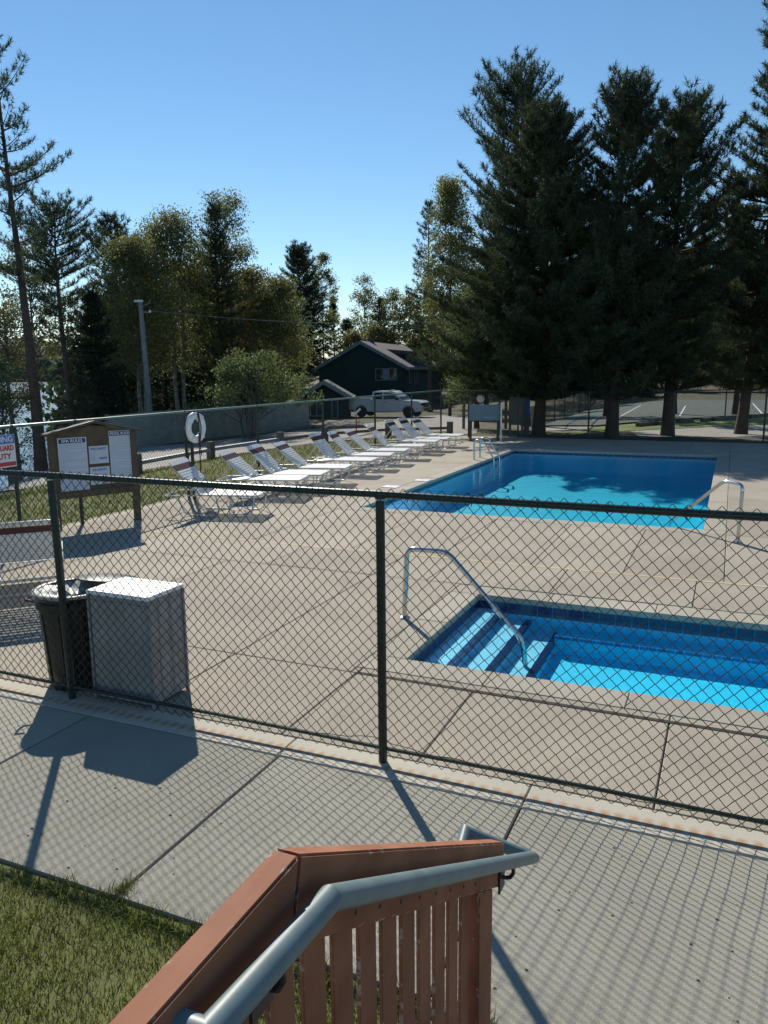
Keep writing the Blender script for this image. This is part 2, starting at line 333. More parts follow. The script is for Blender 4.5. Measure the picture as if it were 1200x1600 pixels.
class MB:
    def __init__(s): s.v = []; s.f = []
    def add(s, v, f):
        k = len(s.v); s.v += [tuple(p) for p in v]; s.f += [tuple(i+k for i in q) for q in f]; return s
    def box(s, x0, x1, y0, y1, z0, z1):
        return s.add([(x0,y0,z0),(x1,y0,z0),(x1,y1,z0),(x0,y1,z0),(x0,y0,z1),(x1,y0,z1),(x1,y1,z1),(x0,y1,z1)],
                     [(0,3,2,1),(4,5,6,7),(0,1,5,4),(1,2,6,5),(2,3,7,6),(3,0,4,7)])
    def obox(s, a, b, w, h, up=(0,0,1)):
        """bar from a to b, w wide, h tall"""
        a, b = Vector(a), Vector(b); d = (b-a).normalized(); u = Vector(up); sd = d.cross(u)
        if sd.length < 1e-5: sd = Vector((1,0,0))
        sd.normalize(); u = sd.cross(d).normalized(); P = []
        for q in (a, b):
            for i, j in ((-1,-1),(1,-1),(1,1),(-1,1)): P.append(q+sd*i*w/2+u*j*h/2)
        return s.add(P, [(0,3,2,1),(4,5,6,7),(0,1,5,4),(1,2,6,5),(2,3,7,6),(3,0,4,7)])
    def tube(s, pts, r, n=8, cap=True, closed=False):
        pts = [Vector(p) for p in pts]; N = len(pts); rr = r if isinstance(r, (list, tuple)) else [r]*N
        V = []; prev = None
        for i, p in enumerate(pts):
            if closed: d = pts[(i+1) % N]-pts[i-1]
            else: d = pts[min(i+1, N-1)]-pts[max(i-1, 0)]
            if d.length < 1e-9: d = Vector((0,0,1))
            d.normalize()
            if prev is None:
                u = Vector((0,0,1)) if abs(d.z) < .9 else Vector((1,0,0))
                u = (u-d*u.dot(d)).normalized()
            else:
                u = prev-d*prev.dot(d)
                u = u.normalized() if u.length > 1e-6 else Vector((1,0,0))
            prev = u; w = d.cross(u)
            k = 1.0
            if 0 < i < N-1 and not closed:
                a = (pts[i]-pts[i-1]).normalized(); b = (pts[i+1]-pts[i]).normalized(); k = 1/max(.6, math.sqrt(max(.01, (1+a.dot(b))/2)))
            for j in range(n):
                t = 2*math.pi*j/n; V.append(p+(u*math.cos(t)+w*math.sin(t))*rr[i]*(k if n > 4 else 1))
        F = []
        for i in range(N if closed else N-1):
            i2 = (i+1) % N
            for j in range(n): F.append((i*n+j, i*n+(j+1) % n, i2*n+(j+1) % n, i2*n+j))
        if cap and not closed: F.append(tuple(range(n-1, -1, -1))); F.append(tuple((N-1)*n+j for j in range(n)))
        return s.add(V, F)
    def lathe(s, prof, n=24, c=(0,0,0), capb=True, capt=True):
        V = [(c[0]+r*math.cos(2*math.pi*j/n), c[1]+r*math.sin(2*math.pi*j/n), c[2]+z) for r, z in prof for j in range(n)]
        F = [(i*n+j, i*n+(j+1) % n, (i+1)*n+(j+1) % n, (i+1)*n+j) for i in range(len(prof)-1) for j in range(n)]
        if capb: F.append(tuple(range(n-1, -1, -1)))
        if capt: F.append(tuple((len(prof)-1)*n+j for j in range(n)))
        return s.add(V, F)
    def prism(s, poly, ax, a, b):
        """polygon (2D) extruded along axis ax from a to b"""
        def P(u, v, w): return {'x': (w, u, v), 'y': (u, w, v), 'z': (u, v, w)}[ax]
        n = len(poly); V = [P(u, v, a) for u, v in poly]+[P(u, v, b) for u, v in poly]
        F = [tuple(range(n-1, -1, -1)), tuple(range(n, 2*n))]+[(i, (i+1) % n, n+(i+1) % n, n+i) for i in range(n)]
        return s.add(V, F)
    def build(s, name, m, parent=None, smooth=False, bevel=0, fix=False):
        me = bpy.data.meshes.new(name); me.from_pydata(s.v, [], s.f); me.update()
        if bevel or fix:
            bm = bmesh.new(); bm.from_mesh(me)
            bmesh.ops.recalc_face_normals(bm, faces=bm.faces)
            if bevel: bmesh.ops.bevel(bm, geom=[e for e in bm.edges if len(e.link_faces) == 2 and e.calc_face_angle(0) > .5], offset=bevel, segments=2, affect='EDGES', clamp_overlap=True)
            bm.to_mesh(me); bm.free()
        if smooth:
            me.polygons.foreach_set('use_smooth', [True]*len(me.polygons))
            try: me.set_sharp_from_angle(angle=R(40))
            except Exception: pass
        return link(name, me, m, parent)
def np_mesh(name, V, F, m, parent=None):
    V = np.asarray(V, dtype=np.float32); F = np.asarray(F, dtype=np.int32); k = F.shape[1]
    me = bpy.data.meshes.new(name); me.vertices.add(len(V)); me.vertices.foreach_set('co', V.ravel())
    me.loops.add(F.size); me.loops.foreach_set('vertex_index', F.ravel())
    me.polygons.add(len(F)); me.polygons.foreach_set('loop_start', np.arange(0, F.size, k, dtype=np.int32))
    try: me.polygons.foreach_set('loop_total', np.full(len(F), k, dtype=np.int32))
    except Exception: pass
    me.update(calc_edges=True); me.validate()
    return link(name, me, m, parent)
def sheet(name, pts, m, dz, kind='structure', parent=None, sub=2.0):
    """ground sheet following the terrain: polygon in plan, cut fine, lifted dz above it"""
    bm = bmesh.new(); vs = [bm.verts.new((p[0], p[1], 0)) for p in pts]; bm.faces.new(vs)
    xs = [p[0] for p in pts]; ys = [p[1] for p in pts]
    for ax, lo, hi in ((0, min(xs), max(xs)), (1, min(ys), max(ys))):
        t = lo+sub
        while t < hi:
            co = [0,0,0]; co[ax] = t; no = [0,0,0]; no[ax] = 1
            bmesh.ops.bisect_plane(bm, geom=bm.verts[:]+bm.edges[:]+bm.faces[:], plane_co=co, plane_no=no, dist=1e-5); t += sub
    for v in bm.verts: v.co.z = T(v.co.x, v.co.y)+dz
    bmesh.ops.recalc_face_normals(bm, faces=bm.faces)
    me = bpy.data.meshes.new(name); bm.to_mesh(me); bm.free()
    if me.polygons and me.polygons[0].normal.z < 0: me.flip_normals()
    o = link(name, me, m, parent)
    if kind and not parent: o['kind'] = kind
    return o
def text(name, body, size, m, parent, mw, bold=.0, extr=.0015, sx=1.0):
    cu = bpy.data.curves.new(name, 'FONT'); cu.body = body; cu.size = size; cu.align_x = 'CENTER'; cu.align_y = 'CENTER'; cu.extrude = extr; cu.offset = bold; cu.resolution_u = 3
    o = bpy.data.objects.new(name, cu); COL.objects.link(o)
    dg = bpy.context.evaluated_depsgraph_get(); me = bpy.data.meshes.new_from_object(o.evaluated_get(dg)); bpy.data.objects.remove(o)
    me.name = name; me.materials.clear(); me.materials.append(m)
    t = link(name, me, m, parent); t.matrix_basis = mw @ Matrix.Diagonal((sx, 1, 1, 1)); return t

# ------------------------------------------------------------------ terrain
DX0, DX1, DY0, DY1 = -9.25, 6.0, 3.7, 26.0        # pool deck rectangle
def axis(breaks, fine, far):
    a = set(breaks); t = -30
    while t <= 60: a.add(round(t, 3)); t += fine
    d = 60; 
    while d < far: a.add(d); d *= 1.18
    a.add(far); d = -30
    while d > -far: a.add(d); d *= 1.18
    a.add(-far); return sorted(a)
def build_terrain():
    xs = axis([DX0, DX1], 1.5, 1500); ys = axis([DY0, DY1], 1.5, 1500)
    xs = [x for x in xs if not (0 < abs(x-DX0) < .4 or 0 < abs(x-DX1) < .4)]
    ys = [y for y in ys if not (0 < abs(y-DY0) < .4 or 0 < abs(y-DY1) < .4)]
    V = [(x, y, T(x, y)) for y in ys for x in xs]; F = []; nx = len(xs)
    for j in range(len(ys)-1):
        for i in range(nx-1):
            if xs[i] >= DX0 and xs[i+1] <= DX1 and ys[j] >= DY0 and ys[j+1] <= DY1: continue
            F.append((j*nx+i, j*nx+i+1, (j+1)*nx+i+1, (j+1)*nx+i))
    o = np_mesh('ground', V, F, MT['ground']); o['kind'] = 'structure'
    o.data.polygons.foreach_set('use_smooth', [True]*len(o.data.polygons))
build_terrain()
# lake and far shore
lk = MB(); a = 1400; w0 = Vector(LP0+(0,)); nv = Vector((-.819, -.574, 0)); tv = Vector((-.574, .819, 0))
P = [w0+nv*1.2-tv*900, w0+nv*1.2+tv*900, w0+nv*1400+tv*900, w0+nv*1400-tv*900]
lk.add([(p.x, p.y, -3.0) for p in P], [(3,2,1,0)] )
o = lk.build('lake', MT['lake'], fix=True); o['kind'] = 'structure'
if o.data.polygons[0].normal.z < 0: o.data.flip_normals()
def far_shore():
    V = []; F = []; n = 420
    for i in range(n+1):
        b = R(-20+150*i/n)                       # bearing left of +Y
        r0 = 560+30*math.sin(b*7)
        h = 13+5*math.sin(b*23)+3*math.sin(b*61+1)+random.uniform(-1.5, 2.2)
        for r, z in ((r0, -3.2), (r0+6, h*.55), (r0+16, h), (r0+80, h+9+5*math.sin(b*11)), (r0+240, -4)):
            V.append((-math.sin(b)*r, math.cos(b)*r, z))
    for i in range(n):
        for j in range(4): F.append((i*5+j, (i+1)*5+j, (i+1)*5+j+1, i*5+j+1))
    o = np_mesh('far_shore', V, F, MT['shore']); o['kind'] = 'structure'
far_shore()

# road, lawns, court
lawn_poly = [(-9.12, 3.0), (-9.12, 26.2), (-9.6, 28.3)] + [tuple(gt(*q)[:2]) for q in ((600, 683), (530, 690), (470, 697), (400, 706), (330, 717), (270, 728), (215, 738), (120, 752), (40, 765))] + [(-14.0, 8.8), (-13.2, 3.0)]
sheet('lawn', lawn_poly, MT['lawnbase'], .012, sub=1.0)
road_poly = [tuple(gt(*q)[:2]) for q in ((-160, 800), (40, 765), (120, 752), (215, 738), (270, 728), (330, 717), (400, 706), (470, 697), (530, 690), (600, 683), (700, 680), (745, 678), (752, 650), (700, 648), (640, 652), (560, 664), (480, 668), (400, 682), (300, 694), (215, 698), (110, 705), (0, 716), (-160, 738))]
sheet('gravel_road', road_poly, MT['road'], .016, sub=1.5)
def cpt(px, py): return tuple(gt(px, py)[:2])
sheet('tennis_court', [cpt(846, 667), cpt(930, 667), cpt(1000, 661), cpt(1200, 648), cpt(1330, 642), cpt(1400, 624), cpt(932, 625)], MT['court'], .07, sub=1.5)
for q in (((957,660),(1001,635),3.2),((926,659),(946,649),2.6),((1062,652),(1071,636),3),((1149,631),(1156,646),3),((1176,632),(1191,649),3)):
    a, b = gt(*q[0]), gt(*q[1]); d = (b-a).normalized(); s_ = Vector((-d.y, d.x, 0))*.04
    sheet('court_line', [(a-s_)[:2], (b-s_)[:2], (b+s_)[:2], (a+s_)[:2]], MT['linepaint'], .076, sub=1.5)
sheet('court_path', [cpt(846, 667), cpt(930, 667), cpt(915, 671), cpt(842, 674)], MT['road'], .014)
sheet('lawn', [cpt(842, 675), cpt(915, 672), cpt(930, 667.5), cpt(1000, 661.5), cpt(1200, 648.5), cpt(1330, 642), cpt(1330, 652), cpt(1200, 663), cpt(1090, 668), cpt(990, 673), cpt(900, 678)], MT['lawnfar'], .014, sub=2)
sheet('path', [cpt(985, 674), cpt(1090, 669), cpt(1200, 664), cpt(1330, 656), cpt(1330, 676), cpt(1200, 684), cpt(1000, 684)], MT['road'], .014)

# ------------------------------------------------------------------ pools and deck
PX0, PX1, PY0, PY1 = -5.6, -0.25, 11.85, 22.1      # main pool
SX0, SX1, SY0, SY1 = -2.25, 3.2, 5.55, 7.53        # spa
def slab_mesh(w, d, t=.1, c=.006):
    x, y = w/2, d/2
    V = [(-x,-y,-t),(x,-y,-t),(x,y,-t),(-x,y,-t),(-x,-y,-c),(x,-y,-c),(x,y,-c),(-x,y,-c),(-x+c,-y+c,0),(x-c,-y+c,0),(x-c,y-c,0),(-x+c,y-c,0)]
    F = [(8,9,10,11)]+[(i, (i+1) % 4, 4+(i+1) % 4, 4+i) for i in range(4)]+[(4+i, 4+(i+1) % 4, 8+(i+1) % 4, 8+i) for i in range(4)]
    return V, F
SLABM = {}
def slab(x0, x1, y0, y1, parent, m, gap=.006, name='slab', z=0, t=.1):
    w, d = x1-x0-gap, y1-y0-gap
    if w <= .02 or d <= .02: return
    key = (round(w, 3), round(d, 3), m.name, t)
    if key not in SLABM:
        me = bpy.data.meshes.new(name); V, F = slab_mesh(w, d, t); me.from_pydata(V, [], F); me.materials.append(m); SLABM[key] = me
    o = bpy.data.objects.new(name, SLABM[key]); COL.objects.link(o); o.parent = parent
    o.location = ((x0+x1)/2, (y0+y1)/2, z+random.uniform(-.0012, .0012)); return o
def cut(rects, hole):
    out = []; hx0, hx1, hy0, hy1 = hole
    for x0, x1, y0, y1 in rects:
        if x1 <= hx0 or x0 >= hx1 or y1 <= hy0 or y0 >= hy1: out.append((x0, x1, y0, y1)); continue
        if x0 < hx0: out.append((x0, hx0, y0, y1))
        if x1 > hx1: out.append((hx1, x1, y0, y1))
        a, b = max(x0, hx0), min(x1, hx1)
        if y0 < hy0: out.append((a, b, y0, hy0))
        if y1 > hy1: out.append((a, b, hy1, y1))
    return out
CW = .30
deck = empty('pool_deck'); deck['kind'] = 'structure'
holeM = (PX0-CW, PX1+CW, PY0-CW, PY1+CW); holeS = (SX0-CW, SX1+CW, SY0-CW, SY1+CW)
rows = [(4.02, 5.14, [-9.25, -7.3, -5.55, -3.6, -2.5, -1.57, -.24, 1.2, 2.6, 4.2, 6.0], .008),
        (5.14, 7.85, [-9.25, -7.3, -5.55, -3.6, -2.5, -.24, 1.2, 2.6, 4.2, 6.0], .006),
        (7.85, 8.88, [-9.25, -7.3, -5.0, -3.6, -2.95, -1.6, -.22, 1.2, 2.6, 4.2, 6.0], .006),
        (8.93, 11.55, [-9.25, -7.4, -5.9, -4.4, -3.2, -2.05, -1.0, .05, 1.6, 3.2, 6.0], .006),
        (11.55, 14.9, [-9.25, -5.9, .05, 1.6, 6.0], .006), (14.9, 18.3, [-9.25, -5.9, .05, 1.6, 6.0], .006),
        (18.3, 22.4, [-9.25, -5.9, .05, 1.6, 6.0], .006), (22.4, 26.0, [-9.25, -7.2, -5.0, -3.0, -1.0, 1.0, 3.0, 6.0], .006)]
for y0, y1, xs, gp in rows:
    for i in range(len(xs)-1):
        for r in cut(cut([(xs[i], xs[i+1], y0, y1)], holeM), holeS):
            slab(*r, deck, MT['deck'], gp)
for r in cut(cut([(DX0, DX1, 3.66, DY1)], holeM), holeS):     # dark bed seen down the joints
    MB().box(r[0], r[1], r[2], r[3], -.16, -.022).build('joint_filler', MT['joint'], deck)
MB().box(-9.25, 6, 8.878, 8.932, -.05, .002).build('strip_drain', MT['yellow'], deck)
# wide black expansion joint beside the spa
MB().box(-2.5, 6, 5.118, 5.158, -.02, .0035).build('expansion_joint', MT['joint'], deck)

def coping(pool, x0, x1, y0, y1, m, pitch):
    for (a0, a1, b0, b1, ax) in ((x0-CW, x1+CW, y0-CW, y0, 0), (x0-CW, x1+CW, y1, y1+CW, 0), (x0-CW, x0, y0, y1, 1), (x1, x1+CW, y0, y1, 1)):
        L = (a1-a0) if ax == 0 else (b1-b0); n = max(1, round(L/pitch))
        for i in range(n):
            if ax == 0: slab(a0+L*i/n, a0+L*(i+1)/n, b0, b1, pool, m, .004, 'coping_stone', .001, .055)
            else: slab(a0, a1, b0+L*i/n, b0+L*(i+1)/n, pool, m, .004, 'coping_stone', .001, .055)
def shell(pool, x0, x1, y0, y1, depth, m, tilem, tz):
    w = .15
    for nm, a in (('pool_wall', (x0-w, x0, y0-w, y1+w)), ('pool_wall', (x1, x1+w, y0-w, y1+w)), ('pool_wall', (x0, x1, y0-w, y0)), ('pool_wall', (x0, x1, y1, y1+w))):
        MB().box(*a, -depth, -.056).build(nm, m, pool)
    MB().box(x0-w, x1+w, y0-w, y1+w, -depth-.1, -depth-.001).build('pool_floor', m, pool)
    # waterline tiles, one run per side with real joints
    t = .008; s_ = .15
    for (fx, p, lo, hi, sg) in (('x', x0, y0, y1, 1), ('x', x1, y0, y1, -1), ('y', y0, x0, x1, 1), ('y', y1, x0, x1, -1)):
        b = MB(); n = int((hi-lo)/s_)
        for i in range(n):
            a0 = lo+(hi-lo)*i/n+.003; a1 = lo+(hi-lo)*(i+1)/n-.003
            if fx == 'x': b.box(min(p, p+sg*t), max(p, p+sg*t), a0, a1, tz, -.058)
            else: b.box(a0, a1, min(p, p+sg*t), max(p, p+sg*t), tz, -.058)
        o = b.build('tile_band', tilem, pool); o['kind'] = 'stuff'
pool = empty('swimming_pool', ((PX0+PX1)/2, (PY0+PY1)/2, 0)); tag(pool, 'large rectangular blue swimming pool shaded at its far end by the pines', 'swimming pool')
pc = Vector(pool.location)
spa = empty('spa_pool', ((SX0+SX1)/2, (SY0+SY1)/2, 0)); tag(spa, 'smaller blue spa pool with entry steps just behind the near fence', 'spa pool')
def reparent_offset(o, root):
    for ch in [c for c in bpy.data.objects if c.parent == root]: ch.location = Vector(ch.location)-Vector(root.location)
coping(pool, PX0, PX1, PY0, PY1, MT['coping'], 1.25)
shell(pool, PX0, PX1, PY0, PY1, .62, MT['poolpaint'], MT['tile'], -.135)
def watersheet(name, x0, x1, y0, y1, z, m, parent):
    b = MB(); b.add([(x0,y0,z),(x1,y0,z),(x1,y1,z),(x0,y1,z)], [(0,1,2,3)]); o = b.build(name, m, parent); return o
watersheet('water', PX0+.009, PX1-.009, PY0+.009, PY1-.009, -.085, MT['poolwater'], pool)
# shallow end steps in the near right corner
for k in range(3):
    MB().prism([(PX1-.9-.28*(2-k)*0-.3*k, PY0+.001), (PX1-.001, PY0+.001), (PX1-.001, PY0+.9+.3*k)], 'z', -.62, -.22-.12*k).build('pool_step', MT['poolpaint'], pool)
for y in (14.2, 18.6):                              # wall fittings
    MB().lathe([(.001, 0), (.06, 0), (.075, .01), (.075, .02)], 16).build('return_fitting', MT['white'], pool).matrix_basis = Matrix.Translation((PX0+.03, y, -.30)) @ Matrix.Rotation(R(90), 4, 'Y')
reparent_offset(None, pool)
coping(spa, SX0, SX1, SY0, SY1, MT['coping'], .95)
shell(spa, SX0, SX1, SY0, SY1, .42, MT['spapaint'], MT['tile'], -.165)
watersheet('water', SX0+.009, SX1-.009, SY0+.009, SY1-.009, -.095, MT['spawater'], spa)
for k, (xa, xb, zt) in enumerate(((SX0, -1.98, -.14), (-1.98, -1.70, -.21), (-1.70, -1.41, -.31))):
    st = MB().box(xa, xb, SY0+.001, SY1-.001, -.42, zt).build('step', MT['spastep'], spa)
    nb = MB(); n = int((SY1-SY0)/.075)
    for i in range(n): nb.box(xb-.055, xb+.004, SY0+.004+i*(SY1-SY0-.008)/n, SY0+(i+1)*(SY1-SY0-.008)/n, zt-.04, zt+.004)
    o = nb.build('nosing_tile', MT['tile'], st); o['kind'] = 'stuff'
MB().box(-1.41, SX1-.001, SY1-.28, SY1-.001, -.42, -.25).build('bench', MT['spapaint'], spa)
nb = MB(); n = 58
for i in range(n): nb.box(-1.405+i*.0775, -1.405+(i+1)*.0775-.006, SY1-.284, SY1-.255, -.275, -.246)
o = nb.build('nosing_tile', MT['spatrim'], spa); o['kind'] = 'stuff'
reparent_offset(None, spa)

# fence footing and sidewalk in front of it
foot = empty('fence_footing'); foot['kind'] = 'structure'
xf = [-9.25, -6.8, -3.85, -2.38, -.885, .55, 2.0, 3.5, 6.0]
for i in range(len(xf)-1): slab(xf[i], xf[i+1], 3.775, 4.02, foot, MT['curb'], .006, 'footing_block')
walk = empty('sidewalk'); walk['kind'] = 'structure'
ywalk = 2.37
xw = [-9.25, -6.8, -5.3, -3.85, -2.36, -.885]
for i in range(len(xw)-1): slab(xw[i], xw[i+1], ywalk, 3.77, walk, MT['walk'], .012)
xw = [-.885, .55, 2.0, 3.5, 6.0]
for i in range(len(xw)-1): slab(xw[i], xw[i+1], 2.30, 3.77, walk, MT['walk'], .012)
for i in range(len(xw)-1): slab(xw[i], xw[i+1], -1.0, 2.30, walk, MT['walk'], .012)
MB().box(-9.25, 6, 2.375, 3.66, -.12, -.024).build('joint_filler', MT['joint'], walk)
MB().box(-.88, 6, -1.0, 2.375, -.12, -.0245).build('joint_filler', MT['joint'], walk)

# ------------------------------------------------------------------ chain link fences
def chain_mesh(L, z0, z1, w=.0724, r=.00235, n=4, wob=.0035):
    """woven diamond mesh in the local XZ plane from x=0 to L: every wire a real zigzag tube"""
    a = w/2; nz = int(round((z1-z0)/a)); nw = int(L/a)
    kk = np.arange(nw)[:, None]; jj = np.arange(nz+1)[None, :]
    odd = ((jj+kk) & 1)
    X = (kk+odd)*a - np.where(odd, .0016, -.0016); Z = z0+jj*a+0*kk; Y = np.where(odd, .003, -.003)*np.where(kk & 1, 1, -1)
    X = X.astype(float); Z = Z.astype(float)+0*X; Y = Y.astype(float)
    # gentle irregularity of an old fence
    dx = wob*(np.sin(X*3.1+Z*5.3)+np.sin(X*7.7-Z*3.9+1))*.7; dzz = wob*(np.sin(X*4.3+Z*2.2+2)+np.cos(X*9.1+Z*6.1))*.7
    dy = .006*np.sin(X*2.3+Z*2.9)
    X = X+dx; Z = Z+dzz; Y = Y+dy
    # ring of n verts around each node (cross-section in the plane perpendicular to Z)
    V = np.zeros((nw, nz+1, n, 3)); 
    for q in range(n):
        t = 2*math.pi*(q+.5)/n
        V[:, :, q, 0] = X+r*1.35*math.cos(t); V[:, :, q, 1] = Y+r*math.sin(t); V[:, :, q, 2] = Z
    idx = np.arange(nw*(nz+1)*n).reshape(nw, nz+1, n)
    A = idx[:, :-1, :]; B = idx[:, 1:, :]
    F = np.stack([A, np.roll(A, -1, 2), np.roll(B, -1, 2), B], -1).reshape(-1, 4)
    return V.reshape(-1, 3), F
# near fence along Y=3.95
FX0, FX1, FY, FH = -7.9, 4.4, 3.945, 1.60
nf = empty('chain_link_fence', (FX0, FY, 0)); tag(nf, 'green vinyl chain link fence across the foreground between sidewalk and spa', 'fence')
V, F = chain_mesh(FX1-FX0, .045, FH+.028)
V[:, 1] -= .034
o = np_mesh('chain_link', V, F, MT['greenwire'], nf); o['kind'] = 'stuff'
posts = [-6.59, -4.17, -1.755, .66, 3.07]
for k, px_ in enumerate(posts):
    lean = (-.03 if abs(px_+4.17) < .01 else 0)
    MB().tube([(px_-FX0, 0, -.02), (px_-FX0+lean, 0, FH-.035)], .0262, 14).build('post', MT['greenpipe'], nf, smooth=True)
    MB().lathe([(.029, -.012), (.03, .0), (.02, .018), (.008, .028)], 12, (px_-FX0+lean, 0, FH-.015)).build('post_cap', MT['greenpipe'], nf, smooth=True)
for x0, x1 in zip([FX0]+posts, posts+[FX1]):
    n = 6; pts = []
    for i in range(n+1):
        t = i/n; pts.append((x0+(x1-x0)*t-FX0, 0, FH-.005*math.sin(math.pi*t)))
    MB().tube(pts, .0205, 12).build('top_rail', MT['greenpipe'], nf, smooth=True)
    pts = [(x0+(x1-x0)*i/n-FX0, .004, .085+.006*math.sin(math.pi*i/n)) for i in range(n+1)]
    MB().tube(pts, .0125, 8).build('bottom_rail', MT['greenpipe'], nf, smooth=True)
tw = MB(); pts = []
for i in range(240):
    x = FX0+(FX1-FX0)*i/239; s_ = abs(math.sin((x+1.755)/2.415*math.pi))
    pts.append((x-FX0, -.036, .17-.075*s_**.6+.008*math.sin(x*9)+.006*math.sin(x*23)))
tw.tube(pts, .0022, 5).build('tension_wire', MT['greenwire'], nf)
for i in range(int((FX1-FX0)/.36)):                 # wire ties over the top rail
    x = .2+i*.36+random.uniform(-.03, .03)
    pts = [(x+.004*math.sin(t*2), .0005+.0235*math.cos(t), FH+.0235*math.sin(t)) for t in [k*math.pi/6 for k in range(-2, 11)]]+[(x+.012, -.045, FH-.03)]
    MB().tube(pts, .0022, 5).build('wire_tie', MT['greenwire'], nf)
def fence(root_name, label, A, B, H, npost, mat_p, mat_w, w=.0724, r=.0021, z0=.04, group=None, zfun=None, rail_r=.021, n=3, postsat=None, cat='fence', extra_rails=()):
    A, B = Vector(A), Vector(B); L = (B-A).length; rz = math.atan2(B.y-A.y, B.x-A.x)
    f = empty(root_name, (A.x, A.y, 0), rz); tag(f, label, cat, group)
    V, F = chain_mesh(L, z0, H, w, r, n); 
    g = (lambda x: 0) if zfun is None else (lambda x: T(A.x+(B.x-A.x)*x/L, A.y+(B.y-A.y)*x/L)+.02)
    if zfun: V[:, 2] += np.interp(V[:, 0], np.linspace(0, L, 30), [g(x) for x in np.linspace(0, L, 30)])
    o = np_mesh('chain_link', V, F, mat_w, f); o['kind'] = 'stuff'
    ps = postsat if postsat is not None else [L*i/(npost-1) for i in range(npost)]
    for x in ps:
        MB().tube([(x, 0, g(x)-.05), (x, 0, g(x)+H+.02)], .028, 8).build('post', mat_p if mat_p is not MT['galv'] else MT['greenpipe'], f, smooth=True)
    for zz in (H,)+tuple(extra_rails):
        MB().tube([(x, 0, g(x)+zz) for x in np.linspace(0, L, 12)], rail_r, 8).build('top_rail' if zz == H else 'middle_rail', mat_p, f, smooth=True)
    return f
lf = fence('chain_link_fence', 'long green chain link fence behind the row of loungers with shiny top rail', (-9.0, 2.5), (-9.0, 25.4), 1.57, 0, MT['galv'], MT['farwire'], postsat=[.2, 2.9, 5.35, 6.5, 9.12, 11.5, 14.4, 17.45, 20.2, 22.9])
bf = fence('chain_link_fence', 'chain link fence along the far end of the pool in front of the pines', (-6.3, 26.15), (6.5, 26.15), 1.5, 0, MT['greenpipe'], MT['farwire'], postsat=[0, 2.1, 4.7, 7.25, 9.8, 12.4])
gf = fence('fence_gate', 'chain link gate panel carrying the pale notice panel at the far pool corner', (-9.0, 25.4), (-6.35, 25.75), 1.55, 0, MT['greenpipe'], MT['farwire'], postsat=[0, .95, 2.6], cat='gate')

# ------------------------------------------------------------------ stair guard and handrail (foreground)
gd = empty('stair_guard', (-.53, .9, 0)); tag(gd, 'terracotta painted wooden stair guard with flaking paint in the foreground', 'guard rail')
gx0, gx1 = -.551, -.508
K = (.88, 1.602)                                     # kink (y, z of top)
E_ = (2.03, .932)
slope = (E_[1]-K[1])/(E_[0]-K[0])
def gy(b, x0=gx0, x1=gx1): return [(x0+.53, x1+.53)]
def ext(poly, x0, x1, name, m=MT['wood'], bev=.003):
    o = MB().prism([(y-.9, z) for y, z in poly], 'x', x0+.53, x1+.53).build(name, m, gd, bevel=bev); return o
bd = .125; fx0, fx1 = -.566, -.522
mk_ = bd*math.tan(math.atan(-slope)/2)
ext([(-.35, K[1]), (K[0]-.001, K[1]), (K[0]-.001-mk_, K[1]-bd), (-.35, K[1]-bd)], fx0, fx1, 'top_board', bev=.004)
ext([(K[0]+.001, K[1]), E_, (E_[0], E_[1]-bd*1.12), (K[0]+.001-mk_, K[1]-bd)], fx0, fx1, 'top_board', bev=.004)
y = .905-.098*12; i = 0
def topz(y): return K[1]-.09 if y < K[0] else K[1]-.09+slope*(y-K[0])
def botz(y): return .62 if y < K[0] else max(.03, .62+slope*(y-K[0]))
SL = [(.92+.0985*k, .92+.0985*k+.073) for k in range(-12, 9)]
for a, b in SL:
    ext([(a, topz(a)), (b, topz(b)), (b, botz(b)), (a, botz(a))], -.555, -.547, 'slat', bev=.002)
ext([(1.80, topz(1.80)-.05), (1.93, topz(1.93)-.05), (1.93, .0), (1.80, .0)], -.5665, -.5265, 'end_post', bev=.004)
ext([(1.76, .0), (2.0, .0), (2.0, .06), (1.76, .06)], -.60, -.47, 'post_base', bev=.004)
ext([(.88, .62-.02), (1.82, .62-.02+slope*.9), (1.82, .62-.14+slope*.9), (.88, .62-.14)], -.5465, -.527, 'bottom_board')
ext([(-.35, .60), (.875, .60), (.875, .48), (-.35, .48)], -.5465, -.527, 'bottom_board')
for a, b in SL:
    if a < .5: continue
    yy = (a+b)/2; zz = (K[1] if yy < K[0] else K[1]+slope*(yy-K[0]))-.112
    MB().lathe([(.001, 0), (.0042, .0004), (.0046, .0016), (.001, .0022)], 8, capb=False, capt=False).build('screw', MT['bracket'], gd).matrix_basis = Matrix.Translation((fx1+.53, yy-.9, zz)) @ Matrix.Rotation(R(90), 4, 'Y')
# landing and steps
st = empty('wooden_steps', (0, .4, 0)); tag(st, 'wooden landing and steps beside the terracotta stair guard', 'steps')
MB().box(-.505, 1.1, -1.5, .45, .66, .70).build('landing', MT['rail'], st)
for k in range(4): MB().box(-.505, 1.1, .47+.27*k, .72+.27*k, .52-.15*k, .56-.15*k).build('tread', MT['rail'], st)
for x in (-.50, 1.06): MB().prism([(-1.5, .655), (.45, .655), (1.45, .1), (1.45, 0), (1.2, 0), (.3, .45), (-1.5, .45)], 'x', x, x+.04).build('stringer', MT['rail'], st)
